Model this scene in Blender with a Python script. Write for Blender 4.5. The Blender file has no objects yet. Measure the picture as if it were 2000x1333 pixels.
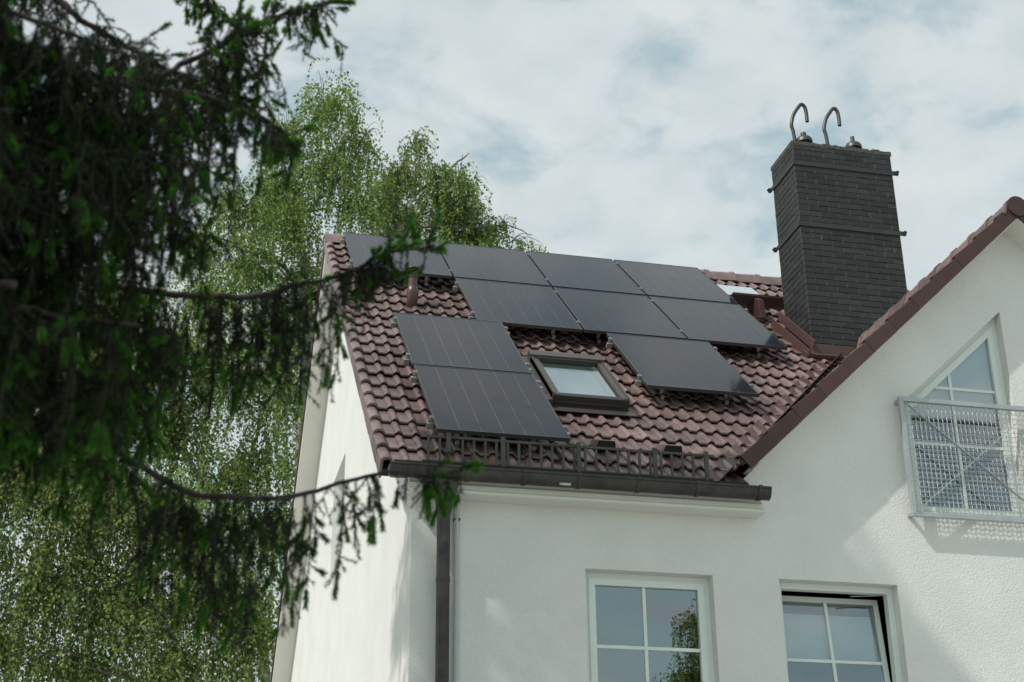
import bpy, math, random
import numpy as np
from mathutils import Matrix, Vector
from mathutils.geometry import tessellate_polygon

random.seed(7)
rng = np.random.default_rng(11)
scene = bpy.context.scene
col = scene.collection

# ------------------------------------------------------------------ camera
cam_d = bpy.data.cameras.new('camera')
cam = bpy.data.objects.new('camera', cam_d)
col.objects.link(cam)
scene.camera = cam
cam_d.sensor_width = 36.0
cam_d.lens = 2927.8 * 36.0 / 2000.0
cam_d.clip_start = 0.05
cam_d.clip_end = 2000.0
RIGHT = Vector((0.973949, -0.226583, -0.009186))
UP = Vector((-0.083342, -0.395322, 0.914754))
FWD = Vector((0.210899, 0.890158, 0.403907))
CAM = Vector((-1.77213, -16.46420, 1.6))
cam.matrix_world = Matrix(((RIGHT.x, UP.x, -FWD.x, CAM.x), (RIGHT.y, UP.y, -FWD.y, CAM.y),
                           (RIGHT.z, UP.z, -FWD.z, CAM.z), (0, 0, 0, 1)))
cam_d.dof.use_dof = True
cam_d.dof.focus_distance = 16.0
cam_d.dof.aperture_fstop = 3.6

# ------------------------------------------------------------------ sky and sun
SUN_DIR = Vector((-0.606, -0.283, 0.743)).normalized()
world = bpy.data.worlds.new('World')
scene.world = world
world.use_nodes = True
wn, wl = world.node_tree.nodes, world.node_tree.links
wn.clear()
w_out = wn.new('ShaderNodeOutputWorld')
w_bg = wn.new('ShaderNodeBackground')
w_bg.inputs['Strength'].default_value = 0.1
sky = wn.new('ShaderNodeTexSky')
sky.sky_type = 'NISHITA'
sky.sun_disc = False
sky.sun_elevation = math.asin(SUN_DIR.z)
sky.sun_rotation = math.atan2(SUN_DIR.x, SUN_DIR.y)
tc = wn.new('ShaderNodeTexCoord')
sep = wn.new('ShaderNodeSeparateXYZ')
wl.new(tc.outputs['Generated'], sep.inputs[0])
# cloud sheet: the view direction is projected on a flat layer overhead
zmax = wn.new('ShaderNodeMath'); zmax.operation = 'MAXIMUM'; zmax.inputs[1].default_value = 0.06
wl.new(sep.outputs['Z'], zmax.inputs[0])
zadd = wn.new('ShaderNodeMath'); zadd.operation = 'ADD'; zadd.inputs[1].default_value = 0.25
wl.new(zmax.outputs[0], zadd.inputs[0])
dx = wn.new('ShaderNodeMath'); dx.operation = 'DIVIDE'
dy = wn.new('ShaderNodeMath'); dy.operation = 'DIVIDE'
wl.new(sep.outputs['X'], dx.inputs[0]); wl.new(zadd.outputs[0], dx.inputs[1])
wl.new(sep.outputs['Y'], dy.inputs[0]); wl.new(zadd.outputs[0], dy.inputs[1])
cmb = wn.new('ShaderNodeCombineXYZ')
wl.new(dx.outputs[0], cmb.inputs['X']); wl.new(dy.outputs[0], cmb.inputs['Y'])
cmb.inputs['Z'].default_value = 4.3
n1 = wn.new('ShaderNodeTexNoise')
n1.inputs['Scale'].default_value = 9.0; n1.inputs['Detail'].default_value = 9.0
n1.inputs['Roughness'].default_value = 0.56; n1.inputs['Distortion'].default_value = 0.25
n2 = wn.new('ShaderNodeTexNoise')
n2.inputs['Scale'].default_value = 13.0; n2.inputs['Detail'].default_value = 5.0
wl.new(cmb.outputs[0], n1.inputs['Vector']); wl.new(cmb.outputs[0], n2.inputs['Vector'])
# the cover thins out towards the south, where the window panes mirror blue sky
shift = wn.new('ShaderNodeMapRange')
shift.inputs['From Min'].default_value = -0.5; shift.inputs['From Max'].default_value = 0.5
shift.inputs['To Min'].default_value = -0.09; shift.inputs['To Max'].default_value = 0.03
wl.new(sep.outputs['Y'], shift.inputs['Value'])
nsum = wn.new('ShaderNodeMath'); nsum.operation = 'ADD'
wl.new(n1.outputs['Fac'], nsum.inputs[0]); wl.new(shift.outputs[0], nsum.inputs[1])
cr = wn.new('ShaderNodeValToRGB')
cr.color_ramp.elements[0].position = 0.34; cr.color_ramp.elements[0].color = (0.40, 0.40, 0.40, 1)
cr.color_ramp.elements[1].position = 0.57; cr.color_ramp.elements[1].color = (0.97, 0.97, 0.97, 1)
cr.color_ramp.interpolation = 'EASE'
wl.new(nsum.outputs[0], cr.inputs['Fac'])
cc = wn.new('ShaderNodeValToRGB')
cc.color_ramp.elements[0].position = 0.30; cc.color_ramp.elements[0].color = (6.0, 6.75, 7.0, 1)
cc.color_ramp.elements[1].position = 0.68; cc.color_ramp.elements[1].color = (7.1, 7.65, 7.7, 1)
wl.new(n2.outputs['Fac'], cc.inputs['Fac'])
sky_gain = wn.new('ShaderNodeMix'); sky_gain.data_type = 'RGBA'; sky_gain.blend_type = 'MULTIPLY'
sky_gain.inputs['Factor'].default_value = 1.0
sky_gain.inputs['B'].default_value = (1.95, 2.3, 1.65, 1)
wl.new(sky.outputs['Color'], sky_gain.inputs['A'])
w_mix = wn.new('ShaderNodeMix'); w_mix.data_type = 'RGBA'
wl.new(cr.outputs['Color'], w_mix.inputs['Factor'])
wl.new(sky_gain.outputs['Result'], w_mix.inputs['A']); wl.new(cc.outputs['Color'], w_mix.inputs['B'])
wl.new(w_mix.outputs['Result'], w_bg.inputs['Color'])
wl.new(w_bg.outputs[0], w_out.inputs['Surface'])

sun_d = bpy.data.lights.new('sun', 'SUN')
sun_d.energy = 3.2
sun_d.angle = math.radians(0.6)
sun_d.color = (1.0, 0.97, 0.92)
sun = bpy.data.objects.new('sun', sun_d)
col.objects.link(sun)
sun.rotation_euler = (-SUN_DIR).to_track_quat('-Z', 'Y').to_euler()
sun.location = (-20, -10, 30)

scene.view_settings.view_transform = 'Standard'
scene.view_settings.look = 'None'
scene.view_settings.exposure = 0.0
scene.view_settings.gamma = 1.0
scene.view_settings.use_curve_mapping = False
scene.render.engine = 'CYCLES'
scene.cycles.use_denoising = True
scene.cycles.max_bounces = 8
scene.cycles.transparent_max_bounces = 16


# ------------------------------------------------------------------ materials
def mat(name, color, rough=0.6, metal=0.0, spec=0.5, var=0.0, var_scale=3.0, bump=0.0, bump_scale=60.0,
        bump_dist=0.01, color2=None, obj_var=0.0, isl_var=0.0, coat=0.0, detail=6.0,
        streak=0.0, patch=0.0, fleck=None, speck=0.0):
    m = bpy.data.materials.new(name)
    m.use_nodes = True
    nt = m.node_tree
    N, L = nt.nodes, nt.links
    b = N['Principled BSDF']
    b.inputs['Roughness'].default_value = rough
    b.inputs['Metallic'].default_value = metal
    b.inputs['Specular IOR Level'].default_value = spec
    b.inputs['Coat Weight'].default_value = coat
    c = (*color, 1)
    b.inputs['Base Color'].default_value = c
    t = N.new('ShaderNodeTexCoord')
    out = None
    coord = t.outputs['Object']
    if obj_var > 0:          # every tile or brick gets its own piece of the pattern
        oi = N.new('ShaderNodeObjectInfo')
        va = N.new('ShaderNodeVectorMath'); va.operation = 'MULTIPLY_ADD'
        cb = N.new('ShaderNodeCombineXYZ')
        for k_ in ('X', 'Y', 'Z'):
            L.new(oi.outputs['Random'], cb.inputs[k_])
        va.inputs[1].default_value = (83.0, 47.0, 29.0)
        L.new(cb.outputs[0], va.inputs[0]); L.new(coord, va.inputs[2])
        coord = va.outputs[0]
    if var > 0 or color2 is not None:
        n = N.new('ShaderNodeTexNoise')
        n.inputs['Scale'].default_value = var_scale
        n.inputs['Detail'].default_value = detail
        n.inputs['Roughness'].default_value = 0.65
        L.new(coord, n.inputs['Vector'])
        r = N.new('ShaderNodeValToRGB')
        r.color_ramp.elements[0].position = 0.32
        r.color_ramp.elements[1].position = 0.68
        c2 = color2 if color2 is not None else tuple(v * (1 - var) for v in color)
        r.color_ramp.elements[0].color = (*c2, 1)
        r.color_ramp.elements[1].color = c
        L.new(n.outputs['Fac'], r.inputs['Fac'])
        out = r.outputs['Color']
    if obj_var > 0 or isl_var > 0:
        if obj_var > 0:
            src = N.new('ShaderNodeObjectInfo').outputs['Random']; a = obj_var
        else:
            src = N.new('ShaderNodeNewGeometry').outputs['Random Per Island']; a = isl_var
        mr = N.new('ShaderNodeMapRange')
        mr.inputs['To Min'].default_value = 1 - a
        mr.inputs['To Max'].default_value = 1 + a
        L.new(src, mr.inputs['Value'])
        mx = N.new('ShaderNodeMix'); mx.data_type = 'RGBA'; mx.blend_type = 'MULTIPLY'
        mx.inputs['Factor'].default_value = 1.0
        if out is not None:
            L.new(out, mx.inputs['A'])
        else:
            mx.inputs['A'].default_value = c
        L.new(mr.outputs[0], mx.inputs['B'])
        out = mx.outputs['Result']
    geo = N.new('ShaderNodeNewGeometry')
    def mul(out, sc3, lo, p0, p1, scale):
        mp = N.new('ShaderNodeMapping'); mp.inputs['Scale'].default_value = sc3
        L.new(geo.outputs['Position'], mp.inputs['Vector'])
        nn = N.new('ShaderNodeTexNoise'); nn.inputs['Scale'].default_value = scale; nn.inputs['Detail'].default_value = 6
        L.new(mp.outputs[0], nn.inputs['Vector'])
        mr = N.new('ShaderNodeMapRange'); mr.inputs['From Min'].default_value = p0; mr.inputs['From Max'].default_value = p1
        mr.inputs['To Min'].default_value = 1 - lo; mr.inputs['To Max'].default_value = 1.0
        L.new(nn.outputs['Fac'], mr.inputs['Value'])
        mx = N.new('ShaderNodeMix'); mx.data_type = 'RGBA'; mx.blend_type = 'MULTIPLY'; mx.inputs['Factor'].default_value = 1.0
        if out is not None:
            L.new(out, mx.inputs['A'])
        else:
            mx.inputs['A'].default_value = c
        L.new(mr.outputs[0], mx.inputs['B'])
        return mx.outputs['Result']
    if streak > 0:
        out = mul(out, (5.0, 5.0, 0.35), streak, 0.36, 0.56, 1.0)
    if speck > 0:           # dirt in the pores of the render
        out = mul(out, (1, 1, 1), speck, 0.34, 0.50, 70.0)
    if patch > 0:
        out = mul(out, (1, 1, 1), patch, 0.35, 0.62, 1.6)
    if fleck is not None:
        nn = N.new('ShaderNodeTexNoise'); nn.inputs['Scale'].default_value = 42; nn.inputs['Detail'].default_value = 5
        nn.inputs['Roughness'].default_value = 0.7
        L.new(geo.outputs['Position'], nn.inputs['Vector'])
        mr = N.new('ShaderNodeMapRange'); mr.inputs['From Min'].default_value = 0.60; mr.inputs['From Max'].default_value = 0.72
        mr.inputs['To Max'].default_value = 0.55
        L.new(nn.outputs['Fac'], mr.inputs['Value'])
        mx = N.new('ShaderNodeMix'); mx.data_type = 'RGBA'
        L.new(mr.outputs[0], mx.inputs['Factor'])
        if out is not None:
            L.new(out, mx.inputs['A'])
        else:
            mx.inputs['A'].default_value = c
        mx.inputs['B'].default_value = (*fleck, 1)
        out = mx.outputs['Result']
    if out is not None:
        L.new(out, b.inputs['Base Color'])
    if bump > 0:
        n = N.new('ShaderNodeTexNoise')
        n.inputs['Scale'].default_value = bump_scale
        n.inputs['Detail'].default_value = 4.0
        n.inputs['Roughness'].default_value = 0.6
        L.new(t.outputs['Object'], n.inputs['Vector'])
        bp = N.new('ShaderNodeBump')
        bp.inputs['Strength'].default_value = bump
        bp.inputs['Distance'].default_value = bump_dist
        L.new(n.outputs['Fac'], bp.inputs['Height'])
        L.new(bp.outputs[0], b.inputs['Normal'])
    return m


def leaf_mat(name, c1, c2, trans=0.45, gloss=0.25):
    m = bpy.data.materials.new(name)
    m.use_nodes = True
    nt = m.node_tree
    N, L = nt.nodes, nt.links
    N.clear()
    o = N.new('ShaderNodeOutputMaterial')
    g = N.new('ShaderNodeNewGeometry')
    r = N.new('ShaderNodeValToRGB')
    r.color_ramp.elements[0].color = (*c1, 1)
    r.color_ramp.elements[1].color = (*c2, 1)
    L.new(g.outputs['Random Per Island'], r.inputs['Fac'])
    d = N.new('ShaderNodeBsdfPrincipled')
    d.inputs['Roughness'].default_value = 0.42
    d.inputs['Specular IOR Level'].default_value = gloss
    t = N.new('ShaderNodeBsdfTranslucent')
    L.new(r.outputs['Color'], d.inputs['Base Color'])
    hs = N.new('ShaderNodeHueSaturation')
    hs.inputs['Value'].default_value = 1.5
    hs.inputs['Saturation'].default_value = 1.1
    L.new(r.outputs['Color'], hs.inputs['Color'])
    L.new(hs.outputs[0], t.inputs['Color'])
    mx = N.new('ShaderNodeMixShader')
    mx.inputs[0].default_value = trans
    L.new(d.outputs[0], mx.inputs[1]); L.new(t.outputs[0], mx.inputs[2])
    L.new(mx.outputs[0], o.inputs[0])
    return m


def glass_mat(name, tint, refl, rough=0.0):
    """window pane: sees through, with a mirror share that grows towards grazing view"""
    m = bpy.data.materials.new(name)
    m.use_nodes = True
    nt = m.node_tree
    N, L = nt.nodes, nt.links
    N.clear()
    o = N.new('ShaderNodeOutputMaterial')
    tr = N.new('ShaderNodeBsdfTransparent'); tr.inputs[0].default_value = (*tint, 1)
    gl = N.new('ShaderNodeBsdfGlossy'); gl.inputs['Roughness'].default_value = rough
    gl.inputs['Color'].default_value = (0.93, 0.97, 1.0, 1)
    fr = N.new('ShaderNodeFresnel'); fr.inputs['IOR'].default_value = 1.5
    ad = N.new('ShaderNodeMath'); ad.operation = 'MULTIPLY_ADD'
    ad.inputs[1].default_value = 1.0; ad.inputs[2].default_value = refl; ad.use_clamp = True
    L.new(fr.outputs[0], ad.inputs[0])
    mx = N.new('ShaderNodeMixShader')
    L.new(ad.outputs[0], mx.inputs[0])
    L.new(tr.outputs[0], mx.inputs[1]); L.new(gl.outputs[0], mx.inputs[2])
    L.new(mx.outputs[0], o.inputs[0])
    return m


M = {}
M['stucco'] = mat('stucco', (0.745, 0.735, 0.71), 0.9, spec=0.2, color2=(0.71, 0.70, 0.675), var_scale=0.9, streak=0.010, patch=0.06, speck=0.07,
                  bump=0.75, bump_scale=62, bump_dist=0.009)
M['trim'] = mat('cream_paint', (0.72, 0.71, 0.655), 0.55, color2=(0.66, 0.65, 0.60), var_scale=2.0)
M['pvc'] = mat('white_plastic', (0.70, 0.74, 0.71), 0.4, var=0.05, var_scale=4)
M['tile'] = mat('red_brown_concrete', (0.245, 0.163, 0.153), 0.37, spec=0.6, color2=(0.150, 0.095, 0.091), var_scale=7,
                bump=0.35, bump_scale=160, bump_dist=0.004, obj_var=0.27, patch=0.30, fleck=(0.36, 0.31, 0.27))
M['verge'] = mat('glazed_red_brown', (0.070, 0.035, 0.032), 0.5, spec=0.35, color2=(0.058, 0.028, 0.026), var_scale=5,
                 bump=0.15, bump_scale=120, bump_dist=0.003, obj_var=0.08)
M['underlay'] = mat('dark_batten', (0.03, 0.025, 0.022), 0.9)
M['brick'] = mat('anthracite_brick', (0.032, 0.031, 0.031), 0.55, spec=0.4, var=0.25, var_scale=9, bump=0.35,
                 bump_scale=70, bump_dist=0.006, obj_var=0.26, patch=0.2)
M['mortar'] = mat('painted_mortar', (0.145, 0.148, 0.147), 0.75, bump=0.5, bump_scale=90, bump_dist=0.006)
M['cap'] = mat('rough_mortar', (0.10, 0.095, 0.085), 0.95, color2=(0.055, 0.052, 0.048), var_scale=16, bump=1.0,
               bump_scale=28, bump_dist=0.03)
M['chip'] = mat('chipped_brick', (0.062, 0.059, 0.055), 0.95, color2=(0.022, 0.021, 0.020), var_scale=24, bump=1.0,
                bump_scale=40, bump_dist=0.02)
M['strap'] = mat('dark_steel', (0.045, 0.047, 0.05), 0.5, metal=0.3, var=0.3, var_scale=8)
M['steel'] = mat('dull_steel', (0.10, 0.095, 0.09), 0.45, metal=0.7, color2=(0.06, 0.057, 0.055), var_scale=10)
M['flash'] = mat('brown_sheet_metal', (0.098, 0.052, 0.046), 0.45, spec=0.5, color2=(0.075, 0.039, 0.034), var_scale=6)
M['gutter'] = mat('weathered_zinc', (0.075, 0.068, 0.060), 0.5, metal=0.25, color2=(0.028, 0.025, 0.023), var_scale=6, streak=0.25,
                  bump=0.1, bump_scale=30)
M['guard'] = mat('green_brown_patina', (0.085, 0.088, 0.078), 0.6, metal=0.2, color2=(0.05, 0.038, 0.032), var_scale=9)
M['conduit'] = mat('grey_conduit', (0.46, 0.48, 0.47), 0.5, var=0.1, var_scale=6)
M['galv'] = mat('galvanised_steel', (0.46, 0.475, 0.475), 0.42, metal=0.4, color2=(0.37, 0.385, 0.39), var_scale=7)
M['alu'] = mat('aluminium', (0.36, 0.35, 0.335), 0.4, metal=0.7)
M['pframe'] = mat('black_anodised', (0.040, 0.040, 0.041), 0.32, spec=0.6)
M['backsheet'] = mat('cell_gap', (0.13, 0.14, 0.15), 0.3)
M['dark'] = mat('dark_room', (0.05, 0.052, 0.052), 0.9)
M['blind'] = mat('grey_blind', (0.82, 0.83, 0.82), 0.8)
M['wblind'] = mat('white_blind', (0.72, 0.74, 0.74), 0.8)
M['skyframe'] = mat('bronze_aluminium', (0.090, 0.077, 0.066), 0.45, metal=0.35, var=0.15, var_scale=8)
M['skydark'] = mat('black_rubber', (0.025, 0.023, 0.021), 0.6)
M['pine'] = mat('painted_pine', (0.36, 0.42, 0.30), 0.5)
M['pipe'] = mat('brown_plastic', (0.085, 0.042, 0.036), 0.35, spec=0.5)
M['sticker'] = mat('white_sticker', (0.6, 0.6, 0.57), 0.6, color2=(0.2, 0.19, 0.17), var_scale=40)
M['pane'] = glass_mat('window_glass', (0.70, 0.76, 0.75), 0.25)
M['skypane'] = glass_mat('roof_window_glass', (0.92, 0.96, 0.95), 0.30)
M['birch_bark'] = mat('birch_bark', (0.46, 0.44, 0.41), 0.8, color2=(0.10, 0.09, 0.08), var_scale=7, bump=0.3, bump_scale=20)
M['limb_bark'] = mat('birch_limb_bark', (0.17, 0.15, 0.13), 0.85, color2=(0.07, 0.06, 0.05), var_scale=9)
M['twig'] = mat('birch_twig', (0.085, 0.06, 0.045), 0.8)
M['spruce_bark'] = mat('spruce_bark', (0.055, 0.040, 0.034), 0.9, color2=(0.026, 0.019, 0.017), var_scale=30, bump=0.8,
                       bump_scale=70, bump_dist=0.006)
M['leaf'] = leaf_mat('birch_leaf', (0.048, 0.105, 0.026), (0.280, 0.365, 0.115), 0.52)
M['leaf_b'] = leaf_mat('birch_leaf_light', (0.045, 0.100, 0.026), (0.310, 0.375, 0.125), 0.50)
M['needle'] = leaf_mat('spruce_needle', (0.008, 0.015, 0.007), (0.018, 0.031, 0.011), 0.10, 0.06)
M['shoot'] = leaf_mat('spruce_new_shoot', (0.026, 0.092, 0.020), (0.095, 0.200, 0.036), 0.45, 0.1)


def panel_mat():
    m = bpy.data.materials.new('solar_cell')
    m.use_nodes = True
    N, L = m.node_tree.nodes, m.node_tree.links
    b = N['Principled BSDF']
    b.inputs['Roughness'].default_value = 0.16
    b.inputs['IOR'].default_value = 1.255
    b.inputs['Specular Tint'].default_value = (0.74, 0.86, 1.0, 1)      # anti-reflex coating
    t = N.new('ShaderNodeTexCoord')
    n = N.new('ShaderNodeTexNoise'); n.inputs['Scale'].default_value = 1.3; n.inputs['Detail'].default_value = 5
    L.new(t.outputs['Object'], n.inputs['Vector'])
    r = N.new('ShaderNodeValToRGB')
    r.color_ramp.elements[0].position = 0.35; r.color_ramp.elements[0].color = (0.006, 0.010, 0.022, 1)
    r.color_ramp.elements[1].position = 0.65; r.color_ramp.elements[1].color = (0.021, 0.016, 0.014, 1)
    L.new(n.outputs['Fac'], r.inputs['Fac'])
    # hair-fine wires across each cell
    w = N.new('ShaderNodeTexWave'); w.wave_type = 'BANDS'; w.bands_direction = 'Y'
    w.inputs['Scale'].default_value = 14.0; w.inputs['Distortion'].default_value = 0.0
    L.new(t.outputs['Object'], w.inputs['Vector'])
    wr = N.new('ShaderNodeMapRange'); wr.inputs['From Min'].default_value = 0.9
    wr.inputs['To Min'].default_value = 0.0; wr.inputs['To Max'].default_value = 0.004
    L.new(w.outputs['Fac'], wr.inputs['Value'])
    ad = N.new('ShaderNodeMix'); ad.data_type = 'RGBA'; ad.blend_type = 'ADD'; ad.inputs['Factor'].default_value = 1
    L.new(r.outputs['Color'], ad.inputs['A']); L.new(wr.outputs[0], ad.inputs['B'])
    L.new(ad.outputs['Result'], b.inputs['Base Color'])
    # dust makes the gloss uneven
    n2 = N.new('ShaderNodeTexNoise'); n2.inputs['Scale'].default_value = 6; n2.inputs['Detail'].default_value = 8
    L.new(t.outputs['Object'], n2.inputs['Vector'])
    rr = N.new('ShaderNodeMapRange'); rr.inputs['To Min'].default_value = 0.05; rr.inputs['To Max'].default_value = 0.13
    L.new(n2.outputs['Fac'], rr.inputs['Value'])
    L.new(rr.outputs[0], b.inputs['Roughness'])
    return m


M['cell'] = panel_mat()


# ------------------------------------------------------------------ mesh helpers
class MB:
    """collects boxes, prisms, tubes ... into one mesh"""
    def __init__(self):
        self.v, self.f, self.mi = [], [], []
        self.m = 0

    def face(self, pts):
        k = len(self.v)
        self.v += [tuple(p) for p in pts]
        self.f.append(tuple(range(k, k + len(pts)))); self.mi.append(self.m)
        return self

    def add(self, vs, fs):
        k = len(self.v)
        self.v += [tuple(p) for p in vs]
        for f in fs:
            self.f.append(tuple(i + k for i in f)); self.mi.append(self.m)
        return self

    def box(self, x0, x1, y0, y1, z0, z1):
        vs = [(x0, y0, z0), (x1, y0, z0), (x1, y1, z0), (x0, y1, z0), (x0, y0, z1), (x1, y0, z1), (x1, y1, z1), (x0, y1, z1)]
        return self.add(vs, [(0, 3, 2, 1), (4, 5, 6, 7), (0, 1, 5, 4), (1, 2, 6, 5), (2, 3, 7, 6), (3, 0, 4, 7)])

    def fbox(self, F, x0, x1, y0, y1, z0, z1):
        k = len(self.v)
        self.box(x0, x1, y0, y1, z0, z1)
        for i in range(k, len(self.v)):
            self.v[i] = tuple(F @ Vector(self.v[i]))
        return self

    def prism(self, poly, a0, a1, axis='y'):
        """poly: points in the plane normal to the axis, (x,z) for y, (y,z) for x, (x,y) for z"""
        def pt(p, a):
            return {'y': (p[0], a, p[1]), 'x': (a, p[0], p[1]), 'z': (p[0], p[1], a)}[axis]
        n = len(poly)
        vs = [pt(p, a0) for p in poly] + [pt(p, a1) for p in poly]
        fs = [tuple(range(n))[::-1], tuple(range(n, 2 * n))]
        for i in range(n):
            j = (i + 1) % n
            fs.append((i, j, n + j, n + i))
        return self.add(vs, fs)

    def beam(self, p, q, w, h, up=(0, 0, 1)):
        p, q = Vector(p), Vector(q)
        t = (q - p).normalized()
        s = t.cross(Vector(up)).normalized()
        u = s.cross(t)
        vs = []
        for e in (p, q):
            for a, b in ((-1, -1), (1, -1), (1, 1), (-1, 1)):
                vs.append(e + s * a * w / 2 + u * b * h / 2)
        return self.add(vs, [(0, 1, 2, 3), (7, 6, 5, 4), (0, 4, 5, 1), (1, 5, 6, 2), (2, 6, 7, 3), (3, 7, 4, 0)])

    def tube(self, pts, r, n=10, caps=True):
        pts = [Vector(p) for p in pts]
        if not isinstance(r, (list, tuple)):
            r = [r] * len(pts)
        k = len(self.v)
        prev = None
        for i, p in enumerate(pts):
            a = pts[max(0, i - 1)]; b = pts[min(len(pts) - 1, i + 1)]
            t = (b - a).normalized()
            if prev is None:
                s = t.orthogonal().normalized()
            else:
                s = (prev - t * prev.dot(t)).normalized()
            prev = s
            u = t.cross(s)
            for j in range(n):
                an = 2 * math.pi * j / n
                self.v.append(tuple(p + (s * math.cos(an) + u * math.sin(an)) * r[i]))
        for i in range(len(pts) - 1):
            for j in range(n):
                jj = (j + 1) % n
                self.f.append((k + i * n + j, k + i * n + jj, k + (i + 1) * n + jj, k + (i + 1) * n + j)); self.mi.append(self.m)
        if caps:
            self.f.append(tuple(k + j for j in range(n))[::-1]); self.mi.append(self.m)
            e = k + (len(pts) - 1) * n
            self.f.append(tuple(e + j for j in range(n))); self.mi.append(self.m)
        return self

    def mesh(self, name, mats, smooth=None):
        me = bpy.data.meshes.new(name)
        me.from_pydata(self.v, [], self.f)
        if not isinstance(mats, (list, tuple)):
            mats = [mats]
        for m in mats:
            me.materials.append(m)
        if any(self.mi):
            me.polygons.foreach_set('material_index', self.mi)
        if smooth is not None:
            me.set_sharp_from_angle(angle=math.radians(smooth))
        me.update()
        return me

    def build(self, name, mats, parent=None, smooth=None, bevel=0.0, kind=None):
        return link(name, self.mesh(name, mats, smooth), parent, bevel, kind)


def link(name, data, parent=None, bevel=0.0, kind=None):
    o = bpy.data.objects.new(name, data)
    col.objects.link(o)
    if parent is not None:
        o.parent = parent
    if bevel > 0:
        b = o.modifiers.new('bevel', 'BEVEL')
        b.width = bevel; b.segments = 2; b.limit_method = 'ANGLE'; b.angle_limit = math.radians(40)
    if kind:
        o['kind'] = kind
    return o


def thing(name, label, category, loc=(0, 0, 0), group=None):
    o = link(name, None)
    o.location = loc
    o['label'] = label; o['category'] = category
    if group:
        o['group'] = group
    return o


def fast_mesh(name, verts, faces, mats, midx=None, smooth=False):
    me = bpy.data.meshes.new(name)
    nv, (nf, k) = len(verts), faces.shape
    me.vertices.add(nv)
    me.vertices.foreach_set('co', np.ascontiguousarray(verts, dtype=np.float32).ravel())
    me.loops.add(nf * k)
    me.loops.foreach_set('vertex_index', np.ascontiguousarray(faces, dtype=np.int32).ravel())
    me.polygons.add(nf)
    me.polygons.foreach_set('loop_start', np.arange(0, nf * k, k, dtype=np.int32))
    me.polygons.foreach_set('loop_total', np.full(nf, k, dtype=np.int32))
    for m in mats:
        me.materials.append(m)
    if midx is not None:
        me.polygons.foreach_set('material_index', midx.astype(np.int32))
    me.update(calc_edges=True)
    return me


def frame_matrix(x, y, z, o):
    x, y, z, o = map(Vector, (x, y, z, o))
    return Matrix(((x.x, y.x, z.x, o.x), (x.y, y.y, z.y, o.y), (x.z, y.z, z.z, o.z), (0, 0, 0, 1)))


# ------------------------------------------------------------------ ground
g = MB()
g.face([(-300, -300, 0), (300, -300, 0), (300, 300, 0), (-300, 300, 0)])
M['ground'] = mat('pale_gravel', (0.44, 0.43, 0.40), 0.95, color2=(0.36, 0.355, 0.32), var_scale=0.4)
gr = g.build('ground', M['ground'], kind='structure')

# ------------------------------------------------------------------ house: dimensions (metres)
TH = 0.7170452                      # pitch of the main roof
CT, ST = math.cos(TH), math.sin(TH)
RF = frame_matrix((1, 0, 0), (0, CT, ST), (0, -ST, CT), (0, 0, 10.347))     # main roof frame: across, up slope, out
YR, ZR = 0.42, 10.514               # ridge
WX, WY = 0.08, -5.117               # gable wall plane, front wall plane
XE = 11.6                           # far end of the house
PH = math.radians(43.1)            # pitch of the front gable
CP, SP = math.cos(PH), math.sin(PH)
XG, ZG, YG = 5.77, 8.516, -5.39      # front gable: ridge and front edge
CF = frame_matrix((0, -1, 0), (CP, 0, SP), (-SP, 0, CP), (XG, YG, ZG))
CF2 = frame_matrix((0, 1, 0), (-CP, 0, SP), (SP, 0, CP), (XG, YG, ZG))
RB = frame_matrix((-1, 0, 0), (0, -CT, ST), (0, ST, CT), (0, 2 * YR, 10.347))   # rear slope frame
VALLEY_Y = (ZG - 10.347 + 0.2) / 0.872


def main_z(y): return 10.148 + 0.872 * y
def cross_z(x): return ZG - abs(x - XG) * math.tan(PH)


house = thing('house', 'white rendered house with red brown tiled roof and a dark brick chimney', 'house')

# ---- walls
def holed(outline, holes, place):
    polys = [[Vector((a, b, 0)) for a, b in outline]] + [[Vector((a, b, 0)) for a, b in h] for h in holes]
    pts = [p for q in polys for p in q]
    mb = MB()
    mb.add([place(p.x, p.y) for p in pts], [tuple(t) for t in tessellate_polygon(polys)])
    return mb


def rect(x0, x1, z0, z1): return [(x0, z0), (x1, z0), (x1, z1), (x0, z1)]


W1 = rect(1.503, 2.59, 3.20, 4.799)
W2 = rect(3.172, 4.24, 3.20, 4.799)
GW = [(4.50, 5.44), (5.606, 5.44), (5.606, 7.475), (4.50, 6.48)]
GW2 = [(2 * XG - x, z) for x, z in GW][::-1]
W3 = rect(7.3, 8.4, 3.10, 4.799)
OPEN = [W1, W2, GW, GW2, W3]
hy = 0.095
out = [(WX, 0), (XE, 0), (XE, 5.40), (2 * XG - 2.72, 5.46), (XG, 8.365), (2.72, 5.46), (WX, 5.40)]
fw = holed(out, OPEN, lambda a, b: (a, WY, b))
for h in OPEN:
    n = len(h)
    for i in range(n):
        (a, b), (c, d) = h[i], h[(i + 1) % n]
        fw.face([(a, WY, b), (c, WY, d), (c, WY + 0.24, d), (a, WY + 0.24, b)])
fw.build('wall', M['stucco'], house)
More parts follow.
